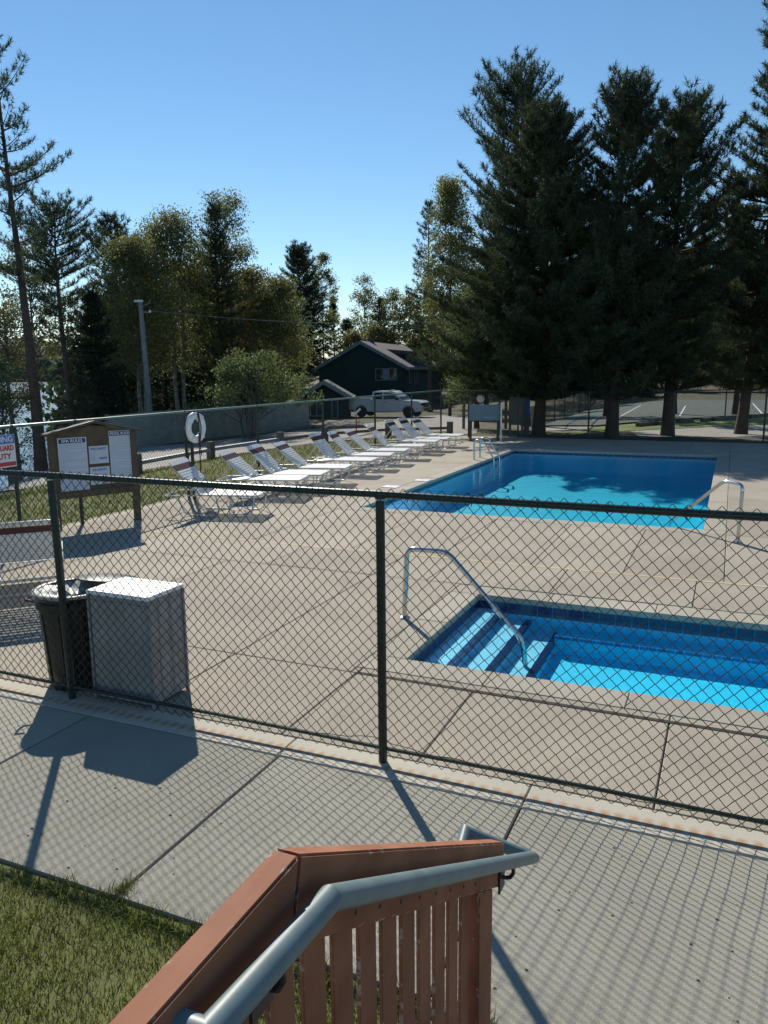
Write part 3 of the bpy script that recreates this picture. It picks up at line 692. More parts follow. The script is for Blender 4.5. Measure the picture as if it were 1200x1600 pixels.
# handrail pipe
hr = empty('handrail', (-.485, .89, 0)); tag(hr, 'blue grey painted pipe handrail bolted along the terracotta stair guard', 'handrail')
H0 = Vector((-.485, .89, 0)); rp_ = .0192
def hp(x, y, z): return Vector((x, y, z))-H0
A0 = (-.5235, .604, 1.560); A1 = (-.485, .604, 1.560); A2 = (-.485, .896, 1.532); A3 = (-.485, 2.225, .772); A4 = (-.675, 2.145, .862); A5 = (-.665, 2.05, .84); A6 = (-.567, 1.99, .84)
def seg(a, b, r=rp_): return MB().tube([hp(*a), hp(*b)], r, 20)
def joint(p, r=rp_*1.002):
    b = MB(); P0 = hp(*p)
    b.lathe([(max(.0008, r*math.sin(math.pi*i/10)), -r*math.cos(math.pi*i/10)) for i in range(11)], 20, P0, True, True); return b
def mitred(pts, r, n=26):
    # welded pipe: every straight run ends in the mitre plane of its joint
    b = MB(); N = len(pts)
    dirs = [(pts[i+1]-pts[i]).normalized() for i in range(N-1)]
    for i in range(N-1):
        d = dirs[i]; u = d.cross(Vector((0, 0, 1))).normalized(); w = d.cross(u); V = []
        for e, p in ((0, pts[i]), (1, pts[i+1])):
            j = i+e; nrm = d if j in (0, N-1) else (dirs[j-1]+dirs[j]).normalized()
            for k in range(n):
                t = 2*math.pi*k/n; o_ = (u*math.cos(t)+w*math.sin(t))*r
                V.append(p+o_-d*(o_.dot(nrm)/d.dot(nrm)))
        F = [(k, (k+1) % n, n+(k+1) % n, n+k) for k in range(n)]
        if i == 0: F.append(tuple(range(n-1, -1, -1)))
        if i == N-2: F.append(tuple(range(n, 2*n)))
        b.add(V, F)
    return b
pipe = mitred([hp(*A0), hp(*A1), hp(*A2), hp(*A3), hp(*A4), hp(*A5), hp(*A6)], rp_)
pipe.build('pipe', MT['railblue'], hr, smooth=True)
def railz(y): return 1.532+(.772-1.532)*(y-.896)/(2.225-.896)
for y_, zz in ((1.99, railz(1.99)), (.76, 1.545)):
    pts = [hp(-.485, y_, zz-.018), hp(-.485, y_+.003, zz-.040), hp(-.494, y_+.004, zz-.056), hp(-.508, y_+.004, zz-.06), hp(-.521, y_, zz-.058)]
    MB().tube(pts, .0055, 8).build('bracket_arm', MT['bracket'], hr, smooth=True)
    MB().box(-.5215+.485, -.516+.485, y_-.025-.89, y_+.03-.89, zz-.10, zz-.035).build('bracket_plate', MT['bracket'], hr, bevel=.0015)

# ------------------------------------------------------------------ cabinet and bin
bx = empty('cabinet', (-3.76, 4.2, 0), R(0)); tag(bx, 'weathered white box cabinet standing against the near fence', 'cabinet')
w_, d_, hh = .27, .195, .79
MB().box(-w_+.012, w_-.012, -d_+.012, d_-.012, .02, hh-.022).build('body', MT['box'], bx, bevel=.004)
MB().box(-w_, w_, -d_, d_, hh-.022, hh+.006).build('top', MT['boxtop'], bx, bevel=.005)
for sx in (-1, 1):
    for sy in (-1, 1): MB().box(sx*w_-(.022 if sx > 0 else 0), sx*w_+(.022 if sx < 0 else 0), sy*d_-(.022 if sy > 0 else 0), sy*d_+(.022 if sy < 0 else 0), 0, hh-.0225).build('corner_strip', MT['boxedge'], bx, bevel=.002)
MB().box(-w_+.03, w_-.03, -d_+.004, -d_+.013, hh-.075, hh-.06).build('seam_strip', MT['boxedge'], bx)
MB().box(-w_+.02, w_-.02, -d_+.006, -d_+.013, .03, .10).build('plinth', MT['boxedge'], bx)
for yy in (.03, .045): MB().box(w_-.0125, w_-.009, yy, yy+.006, .05, hh-.05).build('seam_strip', MT['boxedge'], bx)
MB().box(w_-.0125, w_-.0085, -.09, -.075, .05, hh-.05).build('seam_strip', MT['boxedge'], bx)
bi = empty('trash_bin', (-4.36, 4.22, 0)); tag(bi, 'black plastic trash bin with clear liner left of the white cabinet', 'bin')
prof = [(.205, 0), (.212, .03), (.236, .40), (.252, .60), (.268, .61), (.270, .66), (.262, .665), (.272, .69), (.282, .70), (.282, .722), (.270, .728), (.255, .725)]
MB().lathe(prof+[(.245, .60), (.2, .05), (.001, .045)], 40, capt=False).build('body', MT['blackplastic'], bi, smooth=True)
for k in range(10):
    t = k*2*math.pi/10; b = MB().tube([(.214*math.cos(t), .214*math.sin(t), .03), (.249*math.cos(t), .249*math.sin(t), .58)], .008, 6); b.build('rib', MT['blackplastic'], bi, smooth=True)
def liner():
    V = []; F = []; n = 48; m_ = 12
    for j in range(m_):
        for i in range(n):
            t = 2*math.pi*i/n; u = j/(m_-1)
            if u < .35: r = .2855+.002*math.sin(9*t+j); z = .705+.07*u
            else: r = .285*(1-(u-.35)/.65*.97); z = .730-.075*math.sin((u-.35)/.65*math.pi*.5)+(.009*math.sin(5*t+8*u)+.006*math.sin(11*t-6*u))*min(1, (u-.35)*5)
            V.append((r*math.cos(t), r*math.sin(t), z+.003*math.sin(7*t)*(1-u)))
    for j in range(m_-1):
        for i in range(n): F.append((j*n+i, j*n+(i+1) % n, (j+1)*n+(i+1) % n, (j+1)*n+i))
    F.append(tuple((m_-1)*n+i for i in range(n)))
    return V, F
V, F = liner(); b = MB(); b.add([v for v in V if True], F); b.build('liner', MT['liner'], bi, smooth=True)
for s_, a in ((1, R(30)), (-1, R(205))):
    c_, q_ = math.cos(a), math.sin(a); t_ = (-q_, c_)
    pts = [(.275*c_+t_[0]*.06, .275*q_+t_[1]*.06, .64), (.33*c_+t_[0]*.06, .33*q_+t_[1]*.06, .65), (.34*c_, .34*q_, .65), (.33*c_-t_[0]*.06, .33*q_-t_[1]*.06, .65), (.275*c_-t_[0]*.06, .275*q_-t_[1]*.06, .64)]
    MB().tube(pts, .009, 8).build('handle', MT['blackplastic'], bi, smooth=True)
lid = empty('bin_lid', (-4.27, 4.46, .0)); tag(lid, 'dark green domed bin lid propped behind the trash bin', 'lid')
lb = MB().lathe([(.27, 0), (.285, .01), (.285, .03), (.27, .035), (.2, .055), (.08, .07), (.001, .072)], 36).build('dome', MT['greenpipe'], lid, smooth=True)
lb.matrix_basis = Matrix.Translation((0, 0, .735)) @ Matrix.Rotation(R(-9), 4, 'X') @ Matrix.Diagonal((.8, .8, .5, 1)) 

# ------------------------------------------------------------------ grab rails
def bend(pts, rad=.09, n=5):
    P = [Vector(p) for p in pts]; out = [P[0]]
    for i in range(1, len(P)-1):
        a, b, c = P[i-1], P[i], P[i+1]; r = min(rad, (b-a).length*.45, (c-b).length*.45)
        p0 = b+(a-b).normalized()*r; p1 = b+(c-b).normalized()*r
        for k in range(n+1):
            t = k/n; out.append(p0*(1-t)**2+b*2*t*(1-t)+p1*t*t)
    out.append(P[-1]); return out
def grabrail(label, base, dirv, prof, group=None):
    g_ = empty('grab_rail', base); tag(g_, label, 'grab rail', group); d = Vector(dirv).normalized()
    pts = [d*u+Vector((0, 0, z)) for u, z in prof]
    MB().tube(bend(pts, .085), .0235, 14).build('tube', MT['steel'], g_, smooth=True)
    MB().lathe([(.055, .0), (.055, .006), (.04, .014), (.024, .022)], 18).build('flange', MT['steel'], g_, smooth=True)
    return g_
grabrail('curved steel grab rail arching over the spa steps', (-2.67, 6.53, 0), (1, 0, 0), [(0, 0), (.03, .665), (.42, .665), (1.12, -.07), (1.15, -.32)])
grabrail('curved steel grab rail over the near right corner of the swimming pool', (.19, 11.08, 0), (-.707, .707, 0), [(0, 0), (-.02, .77), (.30, .78), (1.25, .06), (1.45, -.35)])
lad = empty('pool_ladder', (-6.0, 19.5, 0)); tag(lad, 'steel pool ladder with two bent rails on the left pool edge', 'ladder')
for y_ in (-.26, .26):
    pts = [Vector((u, y_, z)) for u, z in [(.08, 0), (.08, .50), (.30, .52), (.60, .02), (.60, -.55)]]
    MB().tube(bend(pts, .09), .0225, 12).build('rail', MT['steel'], lad, smooth=True)
for z in (-.2, -.4): MB().box(.52, .60, -.24, .24, z, z+.02).build('tread', MT['steel'], lad)
for i, (px_, py_, nm) in enumerate(((611, 761, 'nearer'), (660, 751, 'farther'))):
    p = at(px_, py_, 0); s_ = empty('skimmer_lid', (p.x, p.y, .001)); tag(s_, 'small white square deck lid, the %s one along the left pool edge' % nm, 'skimmer lid', 'skimmer lids in the deck')
    MB().box(-.16, .16, -.13, .13, 0, .012).build('lid', MT['white'], s_, bevel=.003); MB().lathe([(.012, .012), (.012, .015)], 8).build('finger_hole', MT['black'], s_)

# ------------------------------------------------------------------ loungers
def lounger(deg=46):
    """origin under the foot end; seat runs towards -X"""
    root = empty('sun_lounger')
    W = .33; zs = .34; bx_, bz = -.98, zs; L = .72; th = R(deg)
    dx, dz = -math.cos(th), math.sin(th)
    def bk(u, y, off=0): return (bx_+dx*u+math.sin(th)*off, y, bz+dz*u+math.cos(th)*off)
    r = .0125
    MB().tube(bend([(bx_, -W, zs), (-.02, -W, zs), (-.02, W, zs), (bx_, W, zs)], .10), r, 8).build('seat_frame', MT['alu'], root, smooth=True)
    MB().tube(bend([bk(0, -W), bk(L, -W), bk(L, W), bk(0, W)], .10), r, 8).build('back_frame', MT['alu'], root, smooth=True)
    for s_ in (-1, 1):
        MB().tube(bend([(-.08, s_*W, zs), (-.14, s_*W, .015), (-.52, s_*W, .015), (-.46, s_*W, zs)], .12), r, 8).build('leg', MT['alu'], root, smooth=True)
        MB().tube(bend([(-.72, s_*W, zs), (-.66, s_*W, .015), (-1.25, s_*W, .015), (-1.34, s_*W, zs-.06)], .12), r, 8).build('leg', MT['alu'], root, smooth=True)
        MB().tube([(bx_, s_*W, zs), (-1.60, s_*W*.99, zs-.02)], r, 8).build('rear_rail', MT['alu'], root, smooth=True)
        MB().tube([(-1.52, s_*W*.97, zs-.015), bk(.42, s_*W*.97)], r*.8, 6).build('back_prop', MT['alu'], root, smooth=True)
    MB().tube([(-1.60, -W, zs-.02), (-1.60, W, zs-.02)], r, 8).build('rear_rail', MT['alu'], root, smooth=True)
    for x in (-.33, -1.0): MB().tube([(x, -W, .015), (x, W, .015)], r, 8).build('cross_bar', MT['alu'], root, smooth=True)
    n = 17; sm = MB()
    for i in range(n):
        x = -.05-(.95-.05)*i/(n-1)
        sm.box(x-.0195, x+.0195, -W-.014, W+.014, zs+.006, zs+.017)
    o = sm.build('seat_straps', MT['strap'], root); o['kind'] = 'stuff'
    def strap(b, u, w):
        P = []
        for off in (.006, .017):
            for uu, yy in ((u, -W-.014), (u+w, -W-.014), (u+w, W+.014), (u, W+.014)): P.append(bk(uu, yy, off))
        b.add(P, [(0,3,2,1),(4,5,6,7),(0,1,5,4),(1,2,6,5),(2,3,7,6),(3,0,4,7)])
    sb = MB(); 
    for i in range(10): strap(sb, .03+i*.050, .036)
    o = sb.build('back_straps', MT['strap'], root); o['kind'] = 'stuff'
    for u in (.53, .582): b = MB(); strap(b, u, .048); b.build('brown_strap', MT['brown'], root)
    b = MB(); strap(b, .638, .075); o = b.build('head_strap', MT['strap'], root)
    return root
protos = [lounger(a) for a in (46, 42, 51)]; proto = protos[0]; index_children()
usedp = set()
FEET = [(415,770),(477,747),(510,739),(547,729),(587,718),(614,710),(637,703),(664,696),(685,689),(702,685),(722,680)]
ORD = ['the nearest lounger of the row, beside the life ring post', 'second from the near end, beside a round side table', 'third lounger from the near end of the row', 'fourth lounger from the near end of the row', 'fifth lounger of the row, behind the second round side table', 'middle lounger, sixth of the row of eleven', 'seventh lounger from the near end of the row', 'fourth lounger from the far end of the row, with low backrest', 'third lounger from the far end of the row', 'last but one lounger at the far end of the row', 'farthest lounger of the row, near the gate panel']
for i, (q, nm) in enumerate(zip(FEET, ORD)):
    p = at(q[0], q[1], .345); v = (0, 1, 0, 1, 2, 0, 1, 0, 2, 2, 1)[i]; o = protos[v] if v not in usedp else copy_tree(protos[v]); usedp.add(v)
    o.location = (p.x, p.y, 0); o.rotation_euler = (0, 0, R(random.uniform(8, 15)-(6 if i > 7 else 0)))
    tag(o, 'white strap lounger, '+nm, 'sun lounger', 'sun loungers in a row along the pool')
def side_table(p, label):
    t = empty('side_table', p); tag(t, label, 'side table', 'small round side tables')
    MB().lathe([(.001, .385), (.20, .385), (.215, .39), (.215, .405), (.20, .41), (.001, .41)], 28, capb=False, capt=False).build('table_top', MT['white'], t, smooth=True)
    for k in range(3):
        a = k*2.094; MB().tube([(.15*math.cos(a), .15*math.sin(a), .385), (.19*math.cos(a), .19*math.sin(a), 0)], .011, 8).build('leg', MT['alu'], t, smooth=True)
p = at(373, 747, .40); side_table((p.x, p.y, 0), 'small round white side table beside the second lounger from the near end')
p = at(506, 718, .40); side_table((p.x, p.y, 0), 'small round white side table beside the fifth lounger, farther down the row')
# two loungers at the left edge
a_ = copy_tree(proto); a_.location = (-7.30, 6.48, 0); a_.rotation_euler = (0, 0, R(136))
tag(a_, 'white strap lounger with brown head band standing alone left of the trash bin', 'sun lounger', 'loungers at the left edge')
b_ = copy_tree(proto); b_.location = (-8.05, 5.85, 0); b_.rotation_euler = (0, 0, R(142))
tag(b_, 'lounger at the left edge of the photo, mostly cut off by the frame', 'sun lounger', 'loungers at the left edge')

# ------------------------------------------------------------------ kiosk with pool rules
KA = Vector((-8.98, 8.50, 0)); KB = Vector((-8.43, 9.58, 0)); kl = (KB-KA).length; krz = math.atan2(KB.y-KA.y, KB.x-KA.x)
ks = empty('rules_board', KA, krz); tag(ks, 'brown wooden gabled notice board with spa and pool rules at the lawn edge', 'notice board')
for x in (0, kl): MB().box(x-.045, x+.045, -.045, .045, -.05, 1.40).build('post', MT['kiosk'], ks, bevel=.004)
MB().prism([(.046, .48), (kl-.046, .48), (kl-.046, 1.41), (kl*.5, 1.515), (.046, 1.41)], 'y', -.012, .012).build('panel', MT['kiosk'], ks)
MB().box(-.05, kl+.05, -.05, -.013, .455, .55).build('bottom_rail', MT['kiosk'], ks, bevel=.003)
pk = kl*.5
for s_, xe in ((0, -.10), (1, kl+.10)):
    MB().prism([(xe, 1.385), (pk, 1.545), (pk, 1.575), (xe, 1.415)], 'y', -.10, .12).build('roof_board', MT['kiosk'], ks, bevel=.003)
    MB().prism([(xe, 1.418), (pk, 1.578), (pk, 1.584), (xe, 1.424)], 'y', -.104, -.06).build('roof_edge_strip', MT['trim'], ks)
fx = kl/1.103
def face(x, z, y=-.0165): return Matrix.Translation((x, y, z)) @ Matrix.Rotation(R(90), 4, 'X')
def notice(x0, x1, z0, z1, name):
    return MB().box(x0*fx, x1*fx, -.0160, -.0128, z0, z1).build(name, MT['paper'], ks)
def lines(par, x0, x1, z0, z1, n):
    b = MB()
    for i in range(n):
        z = z1-(z1-z0)*i/n; x = x0
        while x < x1-.02:
            w = random.uniform(.012, .05); e = min(x+w, x1)
            b.box(x*fx, e*fx, -.0172, -.0165, z-.008, z); x = e+.008
            if random.random() < .05: break
    o = b.build('small_print', MT['blueprint'], par); o['kind'] = 'stuff'
MT['fade'] = mat('faded_print', (.30, .36, .48), .6); 
def lines2(par, x0, x1, z0, z1, n):
    b = MB()
    for i in range(n):
        z = z1-(z1-z0)*i/n; x = x0
        while x < x1-.02:
            w = random.uniform(.012, .05); e = min(x+w, x1); b.box(x*fx, e*fx, -.0172, -.0165, z-.007, z); x = e+.007
            if random.random() < .04: break
    o = b.build('small_print', MT['fade'], par); o['kind'] = 'stuff'
n1 = notice(.075, .455, .56, 1.345, 'spa_rules_sheet'); MB().box(.09*fx, .44*fx, -.0175, -.0162, 1.265, 1.33).build('header', MT['navy'], n1); text('lettering', 'SPA RULES', .062, MT['white'], n1, face(.265*fx, 1.297, -.019), .001, sx=1.05); lines2(n1, .095, .44, .60, 1.24, 24)
n2 = notice(.765, 1.085, .62, 1.41, 'pool_rules_sheet'); MB().box(.775*fx, 1.075*fx, -.0175, -.0162, 1.335, 1.40).build('header', MT['navy'], n2); text('lettering', 'POOL RULES', .056, MT['white'], n2, face(.925*fx, 1.367, -.019), .001, sx=.95); lines2(n2, .78, 1.07, .66, 1.31, 26)
n3 = notice(.48, .742, .935, 1.20, 'pool_capacity_sheet'); text('lettering', 'POOL CAPACITY', .050, MT['blueprint'], n3, face(.611*fx, 1.155, -.018), .0012, sx=.62); text('lettering', 'PERSONS', .046, MT['blueprint'], n3, face(.665*fx, 1.01, -.018), .0012, sx=.62)
lines2(n3, .495, .56, .97, 1.09, 5)
n4 = notice(.475, .745, .62, .885, 'spa_capacity_sheet'); text('lettering', 'SPA CAPACITY', .050, MT['blueprint'], n4, face(.611*fx, .84, -.018), .0012, sx=.66)
lines2(n4, .495, .72, .64, .78, 5)
# lifeguard sign hung on the left fence, partly outside the frame
sg = empty('warning_sign', (-8.94, 7.83, 0), R(90)); tag(sg, 'white and red no lifeguard warning sign hung on the left fence', 'sign')
MB().box(-.62, 0, -.004, .004, 1.03, 1.47).build('panel', MT['white'], sg)
MB().box(-.615, -.005, -.006, -.0042, 1.345, 1.465).build('header_band', MT['blueprint'], sg)
def sface(x, z): return Matrix.Translation((x, -.007, z)) @ Matrix.Rotation(R(90), 4, 'X')
text('lettering', 'WARNING', .11, MT['white'], sg, sface(-.31, 1.405), .002, sx=1.05)
text('lettering', 'NO LIFEGUARD', .10, MT['redprint'], sg, sface(-.31, 1.285), .003, sx=.80)
text('lettering', 'ON DUTY', .10, MT['redprint'], sg, sface(-.33, 1.175), .003, sx=1.1)
MB().box(-.61, -.01, -.006, -.0042, 1.045, 1.10).build('footer_band', MT['redprint'], sg)

# ------------------------------------------------------------------ life ring on its post
lr = empty('life_ring', (-8.70, 11.52, 1.30)); tag(lr, 'white life ring with dark rope hanging from its post at the fence', 'life ring')
def torus(R0, r, n=40, m_=14, flat=.62):
    V = []; F = []
    for i in range(n):
        a = 2*math.pi*i/n
        for j in range(m_):
            b = 2*math.pi*j/m_; q = R0+r*math.cos(b); V.append((r*flat*1.2*math.sin(b), q*math.cos(a), q*math.sin(a)))
    for i in range(n):
        for j in range(m_): F.append((i*m_+j, ((i+1) % n)*m_+j, ((i+1) % n)*m_+(j+1) % m_, i*m_+(j+1) % m_))
    return V, F
b = MB(); b.add(*torus(.21, .068)); b.build('ring', MT['ring'], lr, smooth=True, fix=True)
pts = []
for i in range(61):
    a = 2*math.pi*i/60; rr = .285+.018*abs(math.sin(2*a)); pts.append((.0, rr*math.cos(a), rr*math.sin(a)))
MB().tube(pts, .006, 5).build('grab_line', MT['rope'], lr)
MB().tube([(.055, .01, .30), (.075, .0, .1), (.07, .015, -.1), (.06, .0, -.35), (.05, .03, -.62), (.05, .0, -.95)], .010, 6).build('rope', MT['rope'], lr)
MB().tube([(.055, .03, .28), (.085, .05, .0), (.06, .03, -.28), (.055, .06, -.5)], .010, 6).build('rope', MT['rope'], lr)
for a in (.8, 2.4, 4.0, 5.5):
    k = []
    for i in range(13):
        t = 2*math.pi*i/12; q = .21+.071*math.cos(t); k.append((.054*math.sin(t), q*math.cos(a), q*math.sin(a)))
    MB().tube(k, .012, 5).build('band', MT['ring'], lr)
lp = empty('ring_post', (-8.80, 11.52, 0)); tag(lp, 'dark post carrying the white life ring', 'post')
MB().tube([(0, 0, -.05), (0, 0, 1.60)], .03, 10).build('pole', MT['greenpipe'], lp, smooth=True)
MB().tube([(0, 0, 1.55), (.06, 0, 1.55), (.09, 0, 1.60)], .010, 8).build('hook', MT['bracket'], lp, smooth=True)
MB().tube([(0.03, -.05, 1.5), (0.04, -.22, .3), (.06, -.20, .1)], .008, 8).build('throw_line', MT['rope'], lp)

# ------------------------------------------------------------------ low rail with bollards along the road
BP = [gt(*q) for q in ((215, 741), (330, 717), (438, 699), (508, 690), (607, 683), (703, 680))]
gr_ = empty('guard_rail', (BP[0].x, BP[0].y, BP[0].z)); tag(gr_, 'low timber guard rail between the lawn and the gravel road', 'guard rail')
for i, p in enumerate(BP):
    q = p-BP[0]; MB().box(q.x-.09, q.x+.09, q.y-.09, q.y+.09, q.z-.1, q.z+.48).build('bollard', MT['rail'], gr_, bevel=.01)
for i in range(len(BP)-1):
    a, b = BP[i]-BP[0], BP[i+1]-BP[0]; MB().obox(a+Vector((0,0,.26)), b+Vector((0,0,.26)), .12, .09).build('rail', MT['paverail'] if i < 2 else MT['rail'], gr_, bevel=.008)
# split rail fence by the lake
sr = empty('split_rail_fence', tuple(gt(150, 702))); tag(sr, 'rustic two rail wooden fence between gravel road and lake', 'fence'); S0 = gt(150, 702)
pts = [gt(-40, 712), gt(-8, 709), gt(28, 706), (gt(44, 704)), gt(95, 703), gt(150, 702)]
for p in pts: q = p-S0; MB().box(q.x-.09, q.x+.09, q.y-.09, q.y+.09, q.z-.1, q.z+.95+random.uniform(-.05, .1)).build('post', MT['rail'], sr, bevel=.012)
for i in range(len(pts)-1):
    for z in (.38, .76): a, b = pts[i]-S0, pts[i+1]-S0; MB().tube([a+Vector((0,0,z+random.uniform(-.03,.03))), (a+b)/2+Vector((0,0,z+.01)), b+Vector((0,0,z))], .05, 6).build('rail', MT['rail'], sr)
# solid board fence
BA, BB = bear(168, 30.5), bear(482, 40); Lb = (BB-BA).length
bfn = empty('board_fence', tuple(BA), math.atan2(BB.y-BA.y, BB.x-BA.x)); tag(bfn, 'solid grey green board fence in front of the dark trees', 'fence')
n = int(Lb/.15); b = MB()
for i in range(n):
    x = Lb*i/n; zt = T(*(BA+(BB-BA)*i/n)[:2])-BA.z; b.box(x, x+Lb/n-.008, -.012+random.uniform(-.003,.003), .012, zt-.1, zt+1.30+random.uniform(-.012, .012))
o = b.build('board', MT['plank'], bfn); o['kind'] = 'stuff'
for k in range(9):
    x = Lb*k/8; zt = T(*(BA+(BB-BA)*k/8)[:2])-BA.z; MB().box(x-.05, x+.05, .013, .11, zt-.1, zt+1.36).build('post', MT['rail'], bfn)
za, zb = 0, BB.z-BA.z
for z in (.35, 1.1): MB().obox((0, .04, za+z), (Lb, .04, zb+z), .05, .09).build('rail', MT['rail'], bfn)
# power pole and wire
pp = bear(235, 36); ptop = Vector((bear(219, 36, 472).x, bear(219, 36, 472).y, hz(211, 472, 36))); pol = empty('power_pole', tuple(pp)); tag(pol, 'leaning grey utility pole with lamp rising behind the board fence', 'utility pole')
dl = ptop-pp; MB().tube([(0,0,-.3), dl*.5, dl], [.14, .12, .095], 12).build('pole', MT['pole'], pol, smooth=True)
MB().box(dl.x-.25, dl.x+.1, dl.y-.12, dl.y+.1, dl.z, dl.z+.09).build('lamp_head', MT['white'], pol, bevel=.02)
MB().tube([dl+Vector((0,0,-.2)), dl+Vector((.35, .15, -.05)), dl+Vector((.4, .18, .1))], .02, 6).build('bracket', MT['pole'], pol)
MB().lathe([(.03, 0), (.05, .03), (.05, .09), (.03, .12)], 10, dl+Vector((.36, .15, -.45))).build('insulator', MT['white'], pol)
MB().obox(dl+Vector((0,0,-.42)), dl+Vector((.42, .18, -.42)), .05, .05).build('cross_arm', MT['pole'], pol)
w1 = dl+Vector((.36, .15, -.36)); far = bear(700, 52); fz = Vector((far.x, far.y, hz(700, 500, 52)))-pp
wi = empty('overhead_wire', tuple(pp)); tag(wi, 'thin overhead wire running right from the utility pole', 'wire')
MB().tube([w1.lerp(fz, t)+Vector((0,0,-4*.35*t*(1-t))) for t in [k/24 for k in range(25)]], .012, 5).build('cable', MT['pole'], wi)

# ------------------------------------------------------------------ houses
def gable_house(name, label, base, rz, w, d, he, hp_, m_wall, wins, over=.35, trimh=.22, extra=None):
    """gable front on local -Y, w wide, d deep"""
    h_ = empty(name, base, rz); tag(h_, label, 'house')
    MB().prism([(-w/2, -.3), (w/2, -.3), (w/2, he), (0, hp_), (-w/2, he)], 'y', 0, d).build('wall', m_wall, h_)
    sl = (hp_-he)/(w/2); n = 14
    cb = MB(); z = 0
    while z < hp_-.2:
        hw = w/2 if z < he else (hp_-z)/sl
        cb.add([(-hw, 0, z), (hw, 0, z), (hw, -.028, z), (-hw, -.028, z), (-hw*.998, -.004, z+.2), (hw*.998, -.004, z+.2)], [(0,1,2,3), (3,2,5,4)]); z += .2
    o = cb.build('clapboards', m_wall, h_); o['kind'] = 'stuff'
    for s_ in (-1, 1):
        e = w/2+over; zr = he-sl*over
        MB().prism([(s_*e, zr+.02), (0, hp_+.02), (0, hp_+.15), (s_*e, zr+.15)], 'y', -over, d+over).build('roof', MT['roof'], h_)
        MB().prism([(s_*(e+.01), zr-trimh+.05), (0, hp_-trimh+.05), (0, hp_+.16), (s_*(e+.01), zr+.16)], 'y', -over-.05, -over-.002).build('bargeboard', MT['trim'], h_)
        MB().box(min(s_*e, s_*(e+.06)), max(s_*e, s_*(e+.06)), -over, d+over, zr-.08, zr+.13).build('gutter', MT['trim'], h_)
    for (side, u, z, ww, hh_, np_) in wins:
        if side == 'f':
            f = MB(); x0, x1 = u-ww/2, u+ww/2
            for q in ((x0-.08, x1+.08, z-.08, z), (x0-.08, x1+.08, z+hh_, z+hh_+.08), (x0-.08, x0, z, z+hh_), (x1, x1+.08, z, z+hh_)): f.box(q[0], q[1], -.06, .0, q[2], q[3])
            fo = f.build('window', MT['trim'], h_)
            for k in range(np_):
                a = x0+ww*k/np_+.03; b2 = x0+ww*(k+1)/np_-.03; MB().box(a, b2, -.045, -.03, z+.02, z+hh_-.02).build('pane', MT['curtain'] if k == 1 and np_ == 3 else MT['paneglass'], fo)
            for k in range(1, np_): MB().box(x0+ww*k/np_-.03, x0+ww*k/np_+.03, -.05, -.02, z, z+hh_).build('mullion', MT['trim'], fo)
        else:
            f = MB(); y0, y1 = u-ww/2, u+ww/2; X = w/2
            for q in ((y0-.08, y1+.08, z-.08, z), (y0-.08, y1+.08, z+hh_, z+hh_+.08), (y0-.08, y0, z, z+hh_), (y1, y1+.08, z, z+hh_)): f.box(X, X+.06, q[0], q[1], q[2], q[3])
            fo = f.build('window', MT['trim'], h_); MB().box(X+.03, X+.045, y0+.02, y1-.02, z+.02, z+hh_-.02).build('pane', MT['paneglass'], fo)
    return h_
D1 = 74.0
hb = bear(566, D1); zb_ = T(hb.x, hb.y); zb_ = -1.5
wv = math.radians(24)    # front faces the camera, turned so that the right side shows
cb_ = Vector((hb.x, hb.y, 0)).normalized(); face_rz = math.atan2(cb_.y, cb_.x)-math.pi/2
he = hz(632, 573, D1-1)-zb_; hpk = hz(565, 535, D1)-zb_
H1 = gable_house('house', 'large dark green house with grey gable roof beyond the parked truck', (hb.x, hb.y, zb_), face_rz-R(17), 8.4, 16.0, he, hpk, MT['siding'],
   [('f', 2.35, hz(605, 593, D1)-zb_, 1.9, .95, 3), ('s', 1.6, hz(640, 598, D1)-zb_, .5, 1.4, 1), ('s', 3.6, hz(640, 598, D1)-zb_, .5, 1.4, 1), ('s', 4.6, hz(640, 598, D1)-zb_, .5, 1.4, 1)])
# raised dormer roof on the right slope
MB().prism([(1.0, he+1.1), (4.35, he+1.25), (4.35, he+1.42), (.8, he+1.75)], 'y', 4.0, 11.0).build('dormer_roof', MT['roof'], H1)
MB().prism([(1.2, he-.2), (4.25, he-.2), (4.25, he+1.24), (1.2, he+1.1)], 'y', 4.15, 10.9).build('dormer_wall', MT['siding'], H1)
MB().box(-.25, .25, 3.0, 3.5, hpk-.3, hpk+.45).build('chimney', MT['roof'], H1)
D2 = 57.0
h2 = bear(507, D2); zc = -1.45; ee = hz(550, 619, D2)-zc; pk2 = hz(503, 597, D2)-zc
gable_house('cottage', 'small dark gabled outbuilding with two windows left of the truck', (h2.x, h2.y, zc), face_rz-R(2), 3.5, 3.0, ee, pk2, MT['siding2'],
   [('f', -.55, hz(490, 649, D2)-zc, .85, 1.05, 2), ('f', .75, hz(530, 652, D2)-zc, .35, 1.2, 1)], over=.3)

